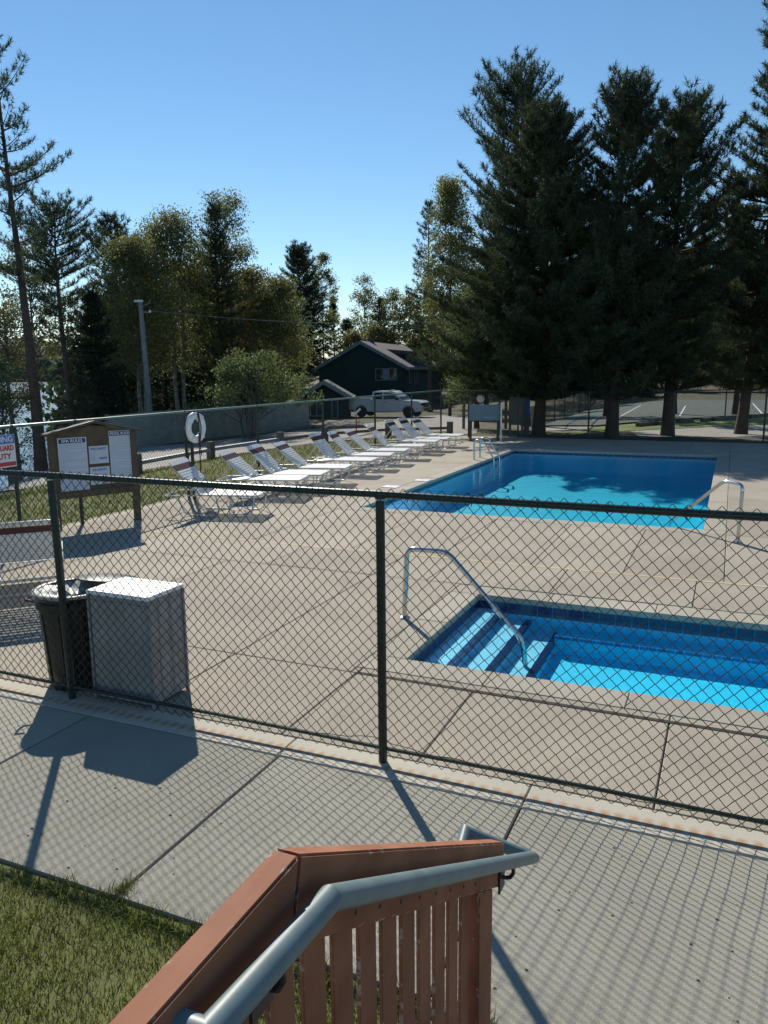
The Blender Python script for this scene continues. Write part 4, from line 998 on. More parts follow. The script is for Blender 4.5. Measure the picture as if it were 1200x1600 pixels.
# ------------------------------------------------------------------ pickup truck
def truck():
    t = empty('pickup_truck')
    L = 5.7; W = .94
    def arch(cx_, r=.46, n=9): return [(cx_+r*math.cos(math.pi*k/n), .40+r*math.sin(math.pi*k/n)) for k in range(n+1)]
    low = [(-2.85, .55), (-2.85, 1.28), (-.95, 1.30), (-.93, 1.22), (1.30, 1.22), (2.55, 1.16), (2.82, 1.02), (2.88, .55), (2.55, .42)]+arch(1.85)+arch(-1.75)[0:]+[(-2.4, .5)]
    b = MB().prism(low, 'y', -W, W); b.build('body', MT['truckpaint'], t, bevel=.03)
    MB().box(-2.78, -1.02, -W+.08, W-.08, 1.27, 1.305).build('bed_liner', MT['black'], t)
    for s_ in (-1, 1): MB().box(-2.85, -.95, s_*W-(.07 if s_ > 0 else 0), s_*W+(.07 if s_ < 0 else 0), 1.28, 1.36).build('bed_side', MT['truckpaint'], t, bevel=.015)
    MB().box(-2.87, -2.8, -W+.02, W-.02, .75, 1.36).build('tailgate', MT['truckpaint'], t, bevel=.01)
    z0, z1 = 1.225, 1.84
    pr = [(-.95, z0), (-.90, 1.80), (-.75, z1), (.55, z1+.01), (.72, 1.80), (1.42, z0)]
    V = []; 
    for s_ in (-1, 1):
        for x, z in pr: k = (z-z0)/(z1-z0); V.append((x, s_*(W-.03-.17*k), z))
    n = len(pr); F = [tuple(range(n)), tuple(range(2*n-1, n-1, -1))]+[(i, n+i, n+(i+1) % n, (i+1) % n) for i in range(n)]
    b = MB(); b.add(V, F); b.build('cab', MT['truckpaint'], t, bevel=.03)
    def yk(z): return W-.03-.17*(z-z0)/(z1-z0)
    for s_ in (-1, 1):
        for q in ([(-.80, 1.29), (-.77, 1.73), (-.12, 1.74), (-.12, 1.28)], [(-.02, 1.28), (-.02, 1.74), (.58, 1.73), (1.12, 1.30)]):
            V = [(x, s_*(yk(z)+.012), z) for x, z in q]+[(x, s_*(yk(z)-.02), z) for x, z in q]
            b = MB(); b.add(V, [(0,1,2,3),(7,6,5,4),(0,4,5,1),(1,5,6,2),(2,6,7,3),(3,7,4,0)]); b.build('side_window', MT['carglass'], t, fix=True)
        for x in (-.88, -.07, 1.18): MB().box(x-.006, x+.006, s_*(W+.002)-.004, s_*(W+.002)+.004, .55, 1.2).build('door_seam', MT['black'], t)
        for x in (-.72, .15): MB().box(x-.09, x+.09, s_*(W+.012)-.014, s_*(W+.012)+.014, 1.06, 1.10).build('door_handle', MT['black'], t)
        MB().box(1.0, 1.18, s_*(W+.14)-.11, s_*(W+.14)+.11, 1.24, 1.42).build('side_mirror', MT['black'], t, bevel=.02)
        MB().box(2.70, 2.87, s_*(W-.20)-.19, s_*(W-.20)+.20, .86, 1.04).build('headlight', MT['paneglass'], t, bevel=.02)
        for x in (1.85, -1.75):
            wh = empty('wheel', (x, s_*(W-.12), .385)); wh.parent = t
            o = MB().lathe([(.22, -.12), (.35, -.125), (.385, -.09), (.385, .09), (.35, .125), (.22, .12)], 28).build('tyre', MT['rubber'], wh, smooth=True); o.rotation_euler = (R(90), 0, 0)
            o = MB().lathe([(.001, -.10), (.06, -.11), (.08, -.06), (.19, -.06), (.225, -.115), (.225, .115), (.19, .06), (.08, .06), (.06, .11), (.001, .10)], 20, capb=False, capt=False).build('rim', MT['chrome'], wh, smooth=True); o.rotation_euler = (R(90), 0, 0)
    V = [(.62, -.68, 1.80), (.62, .68, 1.80), (1.36, .86, 1.25), (1.36, -.86, 1.25)]
    b = MB(); b.add([(x+.03, y, z+.02) for x, y, z in V]+[(x-.02, y, z-.02) for x, y, z in V], [(0,3,2,1),(4,5,6,7),(0,1,5,4),(1,2,6,5),(2,3,7,6),(3,0,4,7)]); b.build('windscreen', MT['carglass'], t, fix=True)
    MB().box(2.80, 3.0, -W+.02, W-.02, .45, .68).build('front_bumper', MT['chrome'], t, bevel=.03)
    MB().box(-3.0, -2.86, -W+.05, W-.05, .50, .68).build('rear_bumper', MT['chrome'], t, bevel=.02)
    MB().box(2.84, 2.92, -.55, .55, .74, 1.05).build('grille', MT['black'], t, bevel=.01)
    for k in range(3): MB().box(2.915, 2.93, -.52, .52, .80+.09*k, .83+.09*k).build('grille_bar', MT['chrome'], t)
    MB().box(.2, .45, -.35, .35, 1.85, 1.91).build('roof_light_bar', mat('amber_bar', (.5, .35, .15), .4), t, bevel=.01)
    MB().box(-.9, -.8, -.7, .7, 1.30, 1.60).build('bed_toolbox', MT['red'], t, bevel=.01)
    return t
DT = 57.0
tr = truck(); tp = bear(607, DT); zt_ = hz(607, 659, DT)
tr.location = (tp.x, tp.y, T(tp.x, tp.y)+.03); tb = Vector((tp.x, tp.y, 0)).normalized()
tr.rotation_euler = (0, 0, math.atan2(tb.y, tb.x)-math.pi/2-R(22)); tag(tr, 'white crew cab pickup truck parked in front of the dark green house', 'pickup truck')
print('truck ground', T(tp.x, tp.y), 'wanted', zt_)

# ------------------------------------------------------------------ things around the gate
def board(name, label, cat, px0, px1, py0, py1, d, m, pm, legs=True, thick=.05):
    a = bear(px0, d); b = bear(px1, d); z0, z1 = hz((px0+px1)/2, py1, d), hz((px0+px1)/2, py0, d)
    L = math.hypot(b.x-a.x, b.y-a.y); e = empty(name, (a.x, a.y, T(a.x, a.y)), math.atan2(b.y-a.y, b.x-a.x)); tag(e, label, cat)
    zo = T(a.x, a.y); MB().box(0, L, -thick/2, thick/2, z0-zo, z1-zo).build('panel', m, e, bevel=.008)
    if legs:
        for x in (.05, L-.05): MB().box(x-.04, x+.04, thick/2+.002, thick/2+.09, -.1, z1-zo+.02).build('post', pm, e, bevel=.006)
    return e
e = board('notice_panel', 'pale blue grey notice panel fixed on posts by the far gate', 'notice panel', 733, 781, 632, 657, 25.4, MT['boardgrey'], MT['greenpipe'])
MB().box(.45, .85, -.032, -.027, .78, .80).build('print_line', MT['fade'], e)
e = board('wooden_board', 'tall dark brown board standing between the gate and the first pine', 'board', 795, 819, 614, 664, 27.0, MT['boarddark'], MT['boarddark'])
e = board('blue_board', 'narrow blue panel beside the dark brown board', 'panel', 820, 828, 616, 649, 27.3, MT['blueboard'], MT['boarddark'])
e = board('white_post', 'slim white post right of the pale notice panel', 'post', 782.2, 784.4, 629, 690, 25.3, MT['white'], MT['white'], legs=False, thick=.05)
e = board('white_marker', 'slim white marker post right of the blue panel', 'marker post', 830, 834, 635, 668, 29, MT['white'], MT['white'], legs=False, thick=.05)
# small shelter behind the gate
sh = bear(757, 33); she = empty('shelter', tuple(sh), face_rz-R(22)); tag(she, 'small open sided shelter with flat roof behind the notice panel', 'shelter')
zt0 = hz(757, 596, 33)-sh.z
MB().box(-.85, .85, -.6, .8, zt0-.06, zt0+.05).build('roof', MT['roof'], she, bevel=.01)
MB().box(-.87, .87, -.63, -.605, zt0-.05, zt0+.06).build('fascia', MT['rail'], she)
for x in (-.75, .75):
    for y_ in (-.5, .7): MB().box(x-.05, x+.05, y_-.05, y_+.05, -.1, zt0-.06).build('post', MT['rail'], she)
for z in (.25, .6): MB().box(-.75, .75, .68, .72, z, z+.12).build('back_rail', MT['rail'], she)
MB().lathe([(.001, 0), (.15, .01), (.16, .03), (.001, .05)], 20, capb=False, capt=False).build('round_sign', MT['white'], she).matrix_basis = Matrix.Translation((-.02, -.62, hz(757, 622, 33)-sh.z)) @ Matrix.Rotation(R(90), 4, 'X')
# red snow marker
mk = gt(557, 686); mke = empty('driveway_marker', tuple(mk)); tag(mke, 'thin red driveway marker stake with pale tip by the road', 'marker stake')
MB().tube([(0,0,-.05), (0,0,.82)], .022, 8).build('stake', MT['red'], mke); MB().obox((-.08, 0, .82), (.14, .05, 1.02), .03, .07).build('reflector', MT['white'], mke)
# rocks around the parking bed
for i, (px_, py_, s_) in enumerate(((505, 667, .35), (522, 664, .45), (541, 663, .4), (556, 664, .3), (538, 670, .55), (490, 669, .3))):
    p = gt(px_, py_); bm = bmesh.new(); bmesh.ops.create_icosphere(bm, subdivisions=2, radius=s_)
    for v in bm.verts: v.co = Vector((v.co.x*1.9, v.co.y, v.co.z*.5))*(1+random.uniform(-.14, .14))
    me = bpy.data.meshes.new('rock'); bm.to_mesh(me); bm.free(); o = link('rock', me, MT['rock']); o.location = (p.x, p.y, p.z+.05); o.rotation_euler = (0, 0, random.uniform(0, 3))
    tag(o, ('low dark rock left of the stack of edging stones','middle sized rock behind the first edging rock','flat rock in the middle of the parking edge','small rock nearest the truck wheel','largest flat rock standing forward on the gravel','leftmost small rock by the outbuilding')[i], 'rock', 'rocks edging the parking area')
for i, q in enumerate((((490, 671), (560, 662)), ((448, 676), (492, 670)))):
    a, b = gt(*q[0]), gt(*q[1]); o = MB().obox(a+Vector((0,0,.08)), b+Vector((0,0,.08)), .22, .2).build('edging_timber', MT['rail'], None, bevel=.02); tag(o, ('long' if i == 0 else 'short')+' dark edging timber lying along the parking area', 'timber')
for i, q in enumerate((((995, 667), (1022, 664.5)), ((1027, 665), (1048, 662.5)), ((1059, 662), (1082, 660)), ((1096, 659.5), (1112, 658)), ((1116, 658.5), (1150, 655.5)), ((1172, 654), (1200, 651)))):
    a, b = gt(*q[0]), gt(*q[1]); o = MB().obox(a+Vector((0,0,.07)), b+Vector((0,0,.07)), .16, .2).build('landscape_timber', MT['boarddark'], None, bevel=.015)
    tag(o, 'dark landscape timber stepping along the tennis court edge, '+('first from the left','second from the left','third from the left','fourth from the left','fifth from the left','rightmost one')[i], 'timber', 'landscape timbers by the tennis court')
# tennis court fences
def cfence(a, b, H, n, label): 
    return fence('court_fence', label, (a[0], a[1]), (b[0], b[1]), H, n, MT['greenpipe'], MT['farwire'], w=.16, r=.0032, zfun=True, rail_r=.028, extra_rails=(H*.5,))
cA = gt(846, 668); cB = gt(934, 625)
cfence(cA, cB, 2.9, 9, 'tall court fence receding along the left side of the tennis court')
cC = gt(1330, 641)
cD = gt(1400, 623)
cfence(cB, cD, 2.9, 14, 'tall fence along the far side of the tennis court')
f_ = fence('court_fence', 'low near side fence of the tennis court behind the grass strip', tuple(gt(965, 667)[:2]), tuple(gt(1330, 643)[:2]), 1.35, 6, MT['greenpipe'], MT['farwire'], w=.16, r=.0032, zfun=True, rail_r=.026)

# ------------------------------------------------------------------ trees
def tubes_np(paths, n=5):
    """paths: list of (pts (k,3), radii (k)) -> V,F"""
    Vs = []; Fs = []; off = 0; ang = np.arange(n)*2*np.pi/n
    for P, r in paths:
        P = np.asarray(P, float); r = np.asarray(r, float); k = len(P)
        d = np.gradient(P, axis=0); d /= np.linalg.norm(d, axis=1)[:, None]+1e-9
        ref = np.where(np.abs(d[:, 2:3]) > .9, np.array([[1., 0, 0]]), np.array([[0, 0, 1.]]))
        u = np.cross(d, ref); u /= np.linalg.norm(u, axis=1)[:, None]+1e-9; w = np.cross(d, u)
        ring = P[:, None, :]+r[:, None, None]*(u[:, None, :]*np.cos(ang)[None, :, None]+w[:, None, :]*np.sin(ang)[None, :, None])
        Vs.append(ring.reshape(-1, 3)); idx = off+np.arange(k*n).reshape(k, n); A, B = idx[:-1], idx[1:]
        Fs.append(np.stack([A, np.roll(A, -1, 1), np.roll(B, -1, 1), B], -1).reshape(-1, 4)); off += k*n
    return np.concatenate(Vs), np.concatenate(Fs)
def needles(P, D, size, n, wid, spread=.95):
    """P tuft bases, D axes -> thin blades fanning forward"""
    N = len(P); D = D/np.linalg.norm(D, axis=1)[:, None]
    rv = rng.normal(size=(N, n, 3)); d = D[:, None, :]+rv*spread; d /= np.linalg.norm(d, axis=2)[:, :, None]
    L = size[:, None]*rng.uniform(.7, 1.15, (N, n)); base = P[:, None, :]+D[:, None, :]*size[:, None, None]*rng.uniform(-.5, .4, (N, n, 1))
    s_ = np.cross(d, rng.normal(size=(N, n, 3))); s_ /= np.linalg.norm(s_, axis=2)[:, :, None]+1e-9
    a = base-s_*wid; b = base+s_*wid; c = base+d*L[:, :, None]
    V = np.stack([a, b, c], 2).reshape(-1, 3); F = np.arange(len(V)).reshape(-1, 3); return V, F
def leaves(C, sz, asp=.65, droop=.3):
    N = len(C); d = rng.normal(size=(N, 3)); d[:, 2] -= droop; d /= np.linalg.norm(d, axis=1)[:, None]
    s_ = np.cross(d, rng.normal(size=(N, 3))); s_ /= np.linalg.norm(s_, axis=1)[:, None]+1e-9
    L = sz*rng.uniform(.6, 1.3, (N, 1)); a = C; b = C+d*L*.5+s_*L*asp*.5; c = C+d*L; e = C+d*L*.5-s_*L*asp*.5
    V = np.stack([a, b, c, e], 1).reshape(-1, 3); return V, np.arange(4*N).reshape(-1, 4)
def interp(prof, t): return float(np.interp(t, [p[0] for p in prof], [p[1] for p in prof]))
TRIS = 0
def pine(label, base, H, prof, zb, lean=(0, 0), tr=.22, step=.42, nb=5, tuft=.16, nn=10, wid=.006, sp=.17, m='needle', bark='bark', seed=0, upturn=.5, name='pine_tree', group=None, trunk_bend=.15, gap=0., droop0=.05, dead=0, fill=.0):
    """prof: crown radius (m) against height fraction; limbs in whorls, each with side twigs carrying needle tufts"""
    global TRIS, rng
    rng = np.random.default_rng(seed+100); rnd = random.Random(seed)
    root = empty(name, tuple(base)); tag(root, label, 'tree', group)
    def axis_(z): t = z/H; return np.array([lean[0]*t+trunk_bend*math.sin(t*4+seed)*t, lean[1]*t+trunk_bend*math.cos(t*3+seed)*t, z])
    zt = np.linspace(-.3, H*.985, 16); V, F = tubes_np([([axis_(max(z, -.3)) for z in zt], [max(.02, tr*(1-.93*max(0, z)/H)+(.08*math.exp(-max(z, 0)*2.5))) for z in zt])], 9)
    o = np_mesh('trunk', V, F, MT[bark], root); o.data.polygons.foreach_set('use_smooth', [True]*len(F)); TRIS += 2*len(F)
    paths = []; P = []; D = []; z = zb
    while z < H*.99:
        t = z/H; r0 = interp(prof, t)
        if r0 > .03:
            k = max(3, int(round(nb*rnd.uniform(.8, 1.2)))); a0 = rnd.uniform(0, 6.28)
            for i in range(k):
                if rnd.random() < gap: continue
                az = a0+i*6.283/k+rnd.uniform(-.35, .35); L = r0*rnd.uniform(.62, 1.18)
                el = R(6+38*max(0, t-.5)*1.6+rnd.uniform(-10, 10)) - droop0*max(0, .6-t)*2
                h_ = np.array([math.cos(az), math.sin(az), 0]); p0 = axis_(z+rnd.uniform(-.15, .15)); m_ = 6; pts = []
                for q in range(m_+1):
                    s_ = q/m_; pts.append(p0+h_*L*s_*math.cos(el)+np.array([0, 0, L*s_*math.sin(el)+L*upturn*.35*s_**2.4-L*droop0*s_*(1-s_)*1.5]))
                pts = np.array(pts); br = max(.012, min(.055, .016*L+.008)); paths.append((pts, np.linspace(br, .006, m_+1)))
                # twigs
                nt = max(2, int(L/sp)); ks = np.linspace(.22 if L > 1 else .05, 1, nt)
                for s_ in ks:
                    f = s_*m_; i0 = min(m_-1, int(f)); c = pts[i0]+(pts[i0+1]-pts[i0])*(f-i0); dirv = pts[i0+1]-pts[i0]; dirv /= np.linalg.norm(dirv)
                    side = np.cross(dirv, [0, 0, 1]); side /= np.linalg.norm(side)+1e-9
                    tl = (.16+.30*L*(1-s_)*.75)*rnd.uniform(.6, 1.2)
                    for sg_ in (-1, 1):
                        if rnd.random() < .12: continue
                        td = dirv*.75+side*sg_*rnd.uniform(.5, 1.0)+np.array([0, 0, rnd.uniform(.05, .55)]); td /= np.linalg.norm(td)
                        nq = max(1, int(tl/(sp*.9)))
                        if tl > .45: paths.append((np.array([c, c+td*tl]), np.array([.007, .004])))
                        for q in range(nq):
                            u = tl*(q+1)/nq; up = np.array([0, 0, .35+.5*upturn]); P.append(c+td*u+np.array([0, 0, .10*upturn*u*u])); D.append(td*.8+up+rng.normal(size=3)*.2)
                P.append(pts[-1]); D.append(pts[-1]-pts[-2]+np.array([0, 0, .2*L*.3]))
        z += step*rnd.uniform(.75, 1.25)*(1 if t < .8 else .7)
    for i in range(dead):
        zz = rnd.uniform(zb*.35, zb*1.05); az = rnd.uniform(0, 6.28); L = rnd.uniform(.4, 1.6); p0 = axis_(zz); h_ = np.array([math.cos(az), math.sin(az), 0])
        paths.append((np.array([p0, p0+h_*L*.5+[0, 0, .05*L], p0+h_*L+[0, 0, rnd.uniform(-.25, .1)*L]]), np.array([.022, .013, .005])))
    P.append(axis_(H*.985)); D.append(np.array([0, 0, 1.]))
    V, F = tubes_np(paths, 3 if len(paths) > 350 else 4); np_mesh('branches', V, F, MT[bark], root)['kind'] = 'stuff'; TRIS += 2*len(F)
    P = np.array(P); D = np.array(D); V, F = needles(P, D, tuft*rng.uniform(.75, 1.3, len(P)), nn, wid)
    np_mesh('crown', V, F, MT[m], root); TRIS += len(F)
    return root
def broadleaf(label, base, H, rx, zc0, m='leafy', bark='birch', nl=9000, lsz=.16, seed=0, ntr=1, tr=.12, lean=(0, 0), name='birch_tree', group=None, clusters=90, cr=.55, hang=.0, shape=None):
    """trunk(s), forking limbs and leaf clusters inside the crown volume"""
    global TRIS, rng
    rng = np.random.default_rng(seed+500); rnd = random.Random(seed+9)
    root = empty(name, tuple(base)); tag(root, label, 'tree', group); paths = []; tp_ = []
    trunks = []
    for k in range(ntr):
        a = rnd.uniform(0, 6.28); off = (0 if ntr == 1 else rx*.35); top = np.array([lean[0]+off*math.cos(a), lean[1]+off*math.sin(a), H*rnd.uniform(.82, .97)])
        b0 = np.array([.18*math.cos(a), .18*math.sin(a), 0])*(ntr > 1); mid = b0*.5+top*.5+np.array([rnd.uniform(-.2, .2), rnd.uniform(-.2, .2), 0])
        T_ = np.array([b0+[0, 0, -.2], b0*.8+top*.25, mid, b0*.1+top*.8, top]); tp_.append((T_, np.array([tr*1.15, tr*.85, tr*.6, tr*.3, .012]))); trunks.append(T_)
    V, F = tubes_np(tp_, 7); o = np_mesh('trunk', V, F, MT[bark], root); TRIS += 2*len(F)
    C = []
    for i in range(clusters):
        t = rnd.random()**.8; z = zc0+(H-zc0)*t
        rr = rx*(interp(shape, t) if shape else math.sqrt(max(.03, 1-(2*abs(t-.42)/1.18)**2)))
        a = rnd.uniform(0, 6.28); q = math.sqrt(rnd.uniform(.08, 1)); T_ = trunks[rnd.randrange(ntr)]
        cz = np.array([np.interp(z, T_[:, 2], T_[:, 0]), np.interp(z, T_[:, 2], T_[:, 1]), z]); end = np.array([cz[0]*.5+lean[0]*t*.5+rr*q*math.cos(a), cz[1]*.5+lean[1]*t*.5+rr*q*math.sin(a), z])
        zs = max(zc0*.6, z-rr*q*rnd.uniform(.5, 1.1)); st_ = np.array([np.interp(zs, T_[:, 2], T_[:, 0]), np.interp(zs, T_[:, 2], T_[:, 1]), zs])
        mid = (st_+end)/2+np.array([0, 0, .1*rr]); paths.append((np.array([st_, mid, end]), np.array([.03, .016, .006]))); C.append(end); C.append(mid*.35+end*.65)
    V, F = tubes_np(paths, 3); np_mesh('branches', V, F, MT[bark], root)['kind'] = 'stuff'; TRIS += 2*len(F)
    C = np.array(C); w = rng.uniform(.5, 1.3, len(C)); idx = rng.choice(len(C), nl, p=w/w.sum()); sc = rng.uniform(.6, 1.2, len(C))[idx][:, None]
    Q = C[idx]+np.clip(rng.normal(size=(nl, 3)), -1.45, 1.45)*np.array([cr, cr, cr*.75])*sc*.5
    if hang: Q[:, 2] -= rng.exponential(hang, nl)
    V, F = leaves(Q, lsz); np_mesh('crown', V, F, MT[m], root); TRIS += 2*len(F)
    return root
def spot(px_, d, py_top):
    b = bear(px_, d); return b, hz(px_, py_top, d)-b.z
def pxw(w, d): return w/FPX*d*1.02

# right hand pines behind the far fence -------------------------------------------------
G1 = 'pines behind the far end of the pool'
b, H = spot(842, 28.6, 178)
pine('broad dense dark pine with the widest crown, nearest the gate', b, H, [(0, 0), (.10, 3.3), (.2, 4.2), (.35, 3.8), (.55, 2.9), (.75, 1.9), (.9, 1.1), (1, .3)], 1.25, lean=(.25, 0), tr=.21, step=.30, nb=8, tuft=.205, nn=22, wid=.012, sp=.155, seed=1, group=G1)
b, H = spot(957, 27.6, 135)
pine('tall narrow pine, its trunk second from the left behind the far fence', b, H, [(0, 0), (.12, 1.8), (.25, 2.3), (.45, 2.1), (.65, 1.75), (.85, 1.2), (.95, .7), (1, .2)], 1.4, lean=(.15, 0), tr=.20, step=.32, nb=7, tuft=.205, nn=22, wid=.012, sp=.155, seed=2, upturn=.9, group=G1, gap=.1)
b, H = spot(1045, 28.8, 160)
pine('pine with a ragged right flank, its trunk third from the left', b, H, [(0, 0), (.12, 1.9), (.3, 2.3), (.5, 2.2), (.68, 2.0), (.85, 1.35), (.95, .7), (1, .2)], 1.5, tr=.20, step=.33, nb=7, tuft=.205, nn=22, wid=.012, sp=.155, seed=3, upturn=.8, group=G1, gap=.14)
b, H = spot(1160, 31.0, -30)
pine('very tall open crowned red pine at the right edge of the photo', b, H, [(0, 0), (.10, 2.1), (.25, 2.5), (.45, 2.5), (.60, 2.0), (.70, 1.1), (.8, 1.3), (.92, 1.0), (1, .2)], 1.5, lean=(1.0, .3), tr=.19, step=.36, nb=7, tuft=.205, nn=22, wid=.012, sp=.155, seed=4, m='needle', upturn=.8, group=G1, gap=.1)
b, H = spot(1245, 31.5, 200)
pine('dark pine just outside the right edge, only its branch tips showing', b, H, [(0, 0), (.12, 1.8), (.4, 2.2), (.7, 1.5), (1, .1)], 1.4, tr=.18, step=.42, nb=6, tuft=.24, nn=14, wid=.014, sp=.2, seed=5, group=G1)
b, H = spot(822, 36.5, 112)
pine('taller lighter red pine rising behind the broad dense pine', b, H, [(0, 0), (.3, 1.6), (.5, 2.2), (.68, 2.7), (.82, 2.2), (.93, 1.7), (1, .7)], 4.0, lean=(-.7, -.3), tr=.20, step=.55, nb=6, tuft=.24, nn=18, wid=.014, sp=.19, seed=6, m='needle2', upturn=.8, group=G1, gap=.15)
b, H = spot(703, 58, 285)
broadleaf('birch with browning leaves on the left flank of the dense pine', b, H, 2.1, .30*H, 'leafy', 'bark', 22000, .155, seed=7, clusters=120, cr=1.0, shape=[(0, .5), (.3, 1), (.6, .95), (.85, .6), (1, .25)])
b, H = spot(672, 66, 315)
pine('slim pine showing left of the browning birch', b, H, [(0, 0), (.2, 1.2), (.5, 1.7), (.8, 1.2), (1, .15)], 4.4, tr=.2, step=.65, nb=5, tuft=.26, nn=16, wid=.018, sp=.22, seed=8, m='needle2', group=G1, gap=.15)
b, H = spot(745, 33.0, 440)
broadleaf('low green leafy tree under the dense pine, right of the house', b, H, 1.35, .2*H, 'leafg', 'bark', 13000, .095, seed=9, clusters=90, cr=.7, name='leafy_tree')
b, H = spot(948, 42, 340)
pine('dark pine filling the gap behind the first two trunks', b, H, [(0, 0), (.15, 1.7), (.4, 2.1), (.7, 1.2), (1, .1)], 2.2, tr=.16, step=.48, nb=6, tuft=.26, nn=16, wid=.018, sp=.22, seed=10, group=G1, gap=.1)
b, H = spot(1150, 43, 420)
pine('dark pine between the two rightmost trunks, farther back', b, H, [(0, 0), (.15, 2.0), (.4, 2.5), (.7, 1.5), (1, .1)], 2.6, tr=.16, step=.5, nb=6, tuft=.26, nn=16, wid=.018, sp=.22, seed=11, group=G1)
b, H = spot(1052, 43, 400)
pine('dark pine hidden behind the second and third trunks', b, H, [(0, 0), (.15, 1.9), (.4, 2.4), (.7, 1.4), (1, .1)], 2.9, tr=.16, step=.5, nb=6, tuft=.26, nn=16, wid=.018, sp=.22, seed=12, group=G1)

# left and middle groups --------------------------------------------------------------
G2 = 'trees along the lake shore'
b, H = spot(56, 29.5, 72)
pine('tall sparse red pine leaning left in front of the lake', b, H, [(0, 0), (.5, .9), (.58, 1.5), (.66, 2.2), (.74, 2.0), (.78, 1.0), (.86, 1.3), (.95, .9), (1, .2)], 6.4, lean=(-.12, -.05), tr=.20, step=.45, nb=4, tuft=.17, nn=18, wid=.011, sp=.16, seed=20, m='needle2', upturn=.5, gap=.25, dead=24, group=G2)
b, H = spot(112, 36, 318)
pine('flat topped red pine second from the left edge', b, H, [(0, 0), (.5, .6), (.6, 1.4), (.74, 2.0), (.86, 1.8), (.95, 1.0), (1, .3)], 4.8, lean=(-.1, 0), tr=.17, step=.46, nb=6, tuft=.20, nn=16, wid=.013, sp=.17, seed=21, m='needle2', dead=26, gap=.1, group=G2)
b, H = spot(150, 37, 455)
pine('dark narrow spruce right of the flat topped pine', b, H, [(0, 1.6), (.15, 1.7), (.5, 1.25), (.8, .7), (1, .05)], .1, tr=.15, step=.26, nb=8, tuft=.19, nn=14, wid=.014, sp=.2, seed=22, m='needle3', name='spruce_tree', upturn=0, droop0=.3, group=G2)
b, H = spot(124, 34, 600)
pine('small young pine at the foot of the lake trees', b, H, [(0, .9), (.3, 1.1), (.7, .6), (1, .05)], .3, tr=.08, step=.3, nb=5, tuft=.18, nn=14, wid=.012, sp=.18, seed=23, m='needle', group=G2, gap=.2)
b, H = spot(192, 44, 345)
pine('rounded dark pine behind the spruce', b, H, [(0, 0), (.3, 1.6), (.6, 1.9), (.85, 1.4), (1, .3)], 2.6, tr=.17, step=.42, nb=6, tuft=.25, nn=16, wid=.017, sp=.22, seed=24, m='needle', group=G2)
b, H = spot(228, 40, 372)
broadleaf('yellow green birch behind the utility pole', b, H, 1.9, .36*H, 'leafy', 'birch', 22000, .115, seed=25, clusters=120, cr=.8, ntr=2, hang=.25, group='birches of the middle wood')
b, H = spot(285, 42, 328)
broadleaf('tall birch with thin yellowing top right of the utility pole', b, H, 1.9, .34*H, 'leafy', 'birch', 24000, .115, seed=26, clusters=130, cr=.8, ntr=2, hang=.25, group='birches of the middle wood')
for i, (px_, d, yt, lab) in enumerate(((178, 44, 520, 'black green spruce low in the wood left of the utility pole'), (262, 47, 500, 'black green spruce low in the wood right of the utility pole'), (318, 48, 470, 'black green spruce below the tall birch tops'), (385, 50, 480, 'black green spruce above the apple tree'))):
    b, H = spot(px_, d, yt)
    pine(lab, b, H, [(0, 1.8), (.2, 1.9), (.5, 1.4), (.8, .8), (1, .1)], .2, tr=.15, step=.34, nb=7, tuft=.24, nn=12, wid=.018, sp=.24, seed=40+i, m='needle3', name='spruce_tree', upturn=0, droop0=.3, group='low spruces in the middle wood')
b, H = spot(352, 43, 318)
pine('slender dark pine standing in the middle wood among birches', b, H, [(0, 0), (.2, 1.1), (.5, 1.3), (.8, .8), (1, .12)], 2.2, tr=.15, step=.36, nb=6, tuft=.22, nn=15, wid=.016, sp=.19, seed=27, group='conifers of the middle wood')
b, H = spot(365, 46, 305)
broadleaf('pale topped birch just behind the slender dark pine', b, H, 1.5, .35*H, 'leafy', 'birch', 14000, .115, seed=28, clusters=80, cr=.7, group='birches of the middle wood', shape=[(0, .8), (.5, 1), (.8, .8), (1, .55)])
b, H = spot(402, 47, 425)
broadleaf('yellowish birch between the slender pine and the broad dark pine', b, H, 1.7, .30*H, 'leafo', 'birch', 15000, .115, seed=29, clusters=100, cr=.8, group='birches of the middle wood')
b, H = spot(440, 45, 440)
broadleaf('low yellow green birch above the apple tree', b, H, 1.7, .08*H, 'leafy', 'birch', 19000, .115, seed=30, clusters=100, cr=.8, group='birches of the middle wood')
b, H = spot(474, 92, 388)
pine('broad dark pine left of the house', b, H, [(0, 0), (.2, 2.7), (.45, 3.0), (.75, 2.6), (.92, 1.5), (1, .7)], 2.0, tr=.24, step=.40, nb=9, tuft=.28, nn=16, wid=.02, sp=.24, seed=31, group='conifers of the middle wood')
b, H = spot(508, 95, 398)
broadleaf('thin leafed birch leaning against the broad dark pine', b, H, 2.2, .45*H, 'leafy', 'birch', 7000, .2, seed=32, clusters=60, cr=.7, group='birches of the middle wood')
b, H = spot(525, 100, 470)
pine('short dark conifer directly behind the left end of the house', b, H, [(0, 1.9), (.4, 1.5), (.8, .8), (1, .1)], .8, tr=.15, step=.42, nb=6, tuft=.3, nn=15, wid=.022, sp=.28, seed=33, group='conifers of the middle wood')
b, H = spot(20, 33, 470)
broadleaf('leafy tree with yellowing leaves at the left edge of the photo', b, H, 1.1, .45*H, 'leafo', 'greybark', 6000, .09, seed=34, clusters=60, cr=.6, name='leafy_tree', hang=.15, group=G2)
b, H = spot(62, 38, 385)
broadleaf('thin yellow green tree between the two tall lake pines', b, H, 1.7, .52*H, 'leafy', 'greybark', 6500, .11, seed=35, clusters=70, cr=.6, name='leafy_tree', group=G2)
b, H = spot(0, 30, 560)
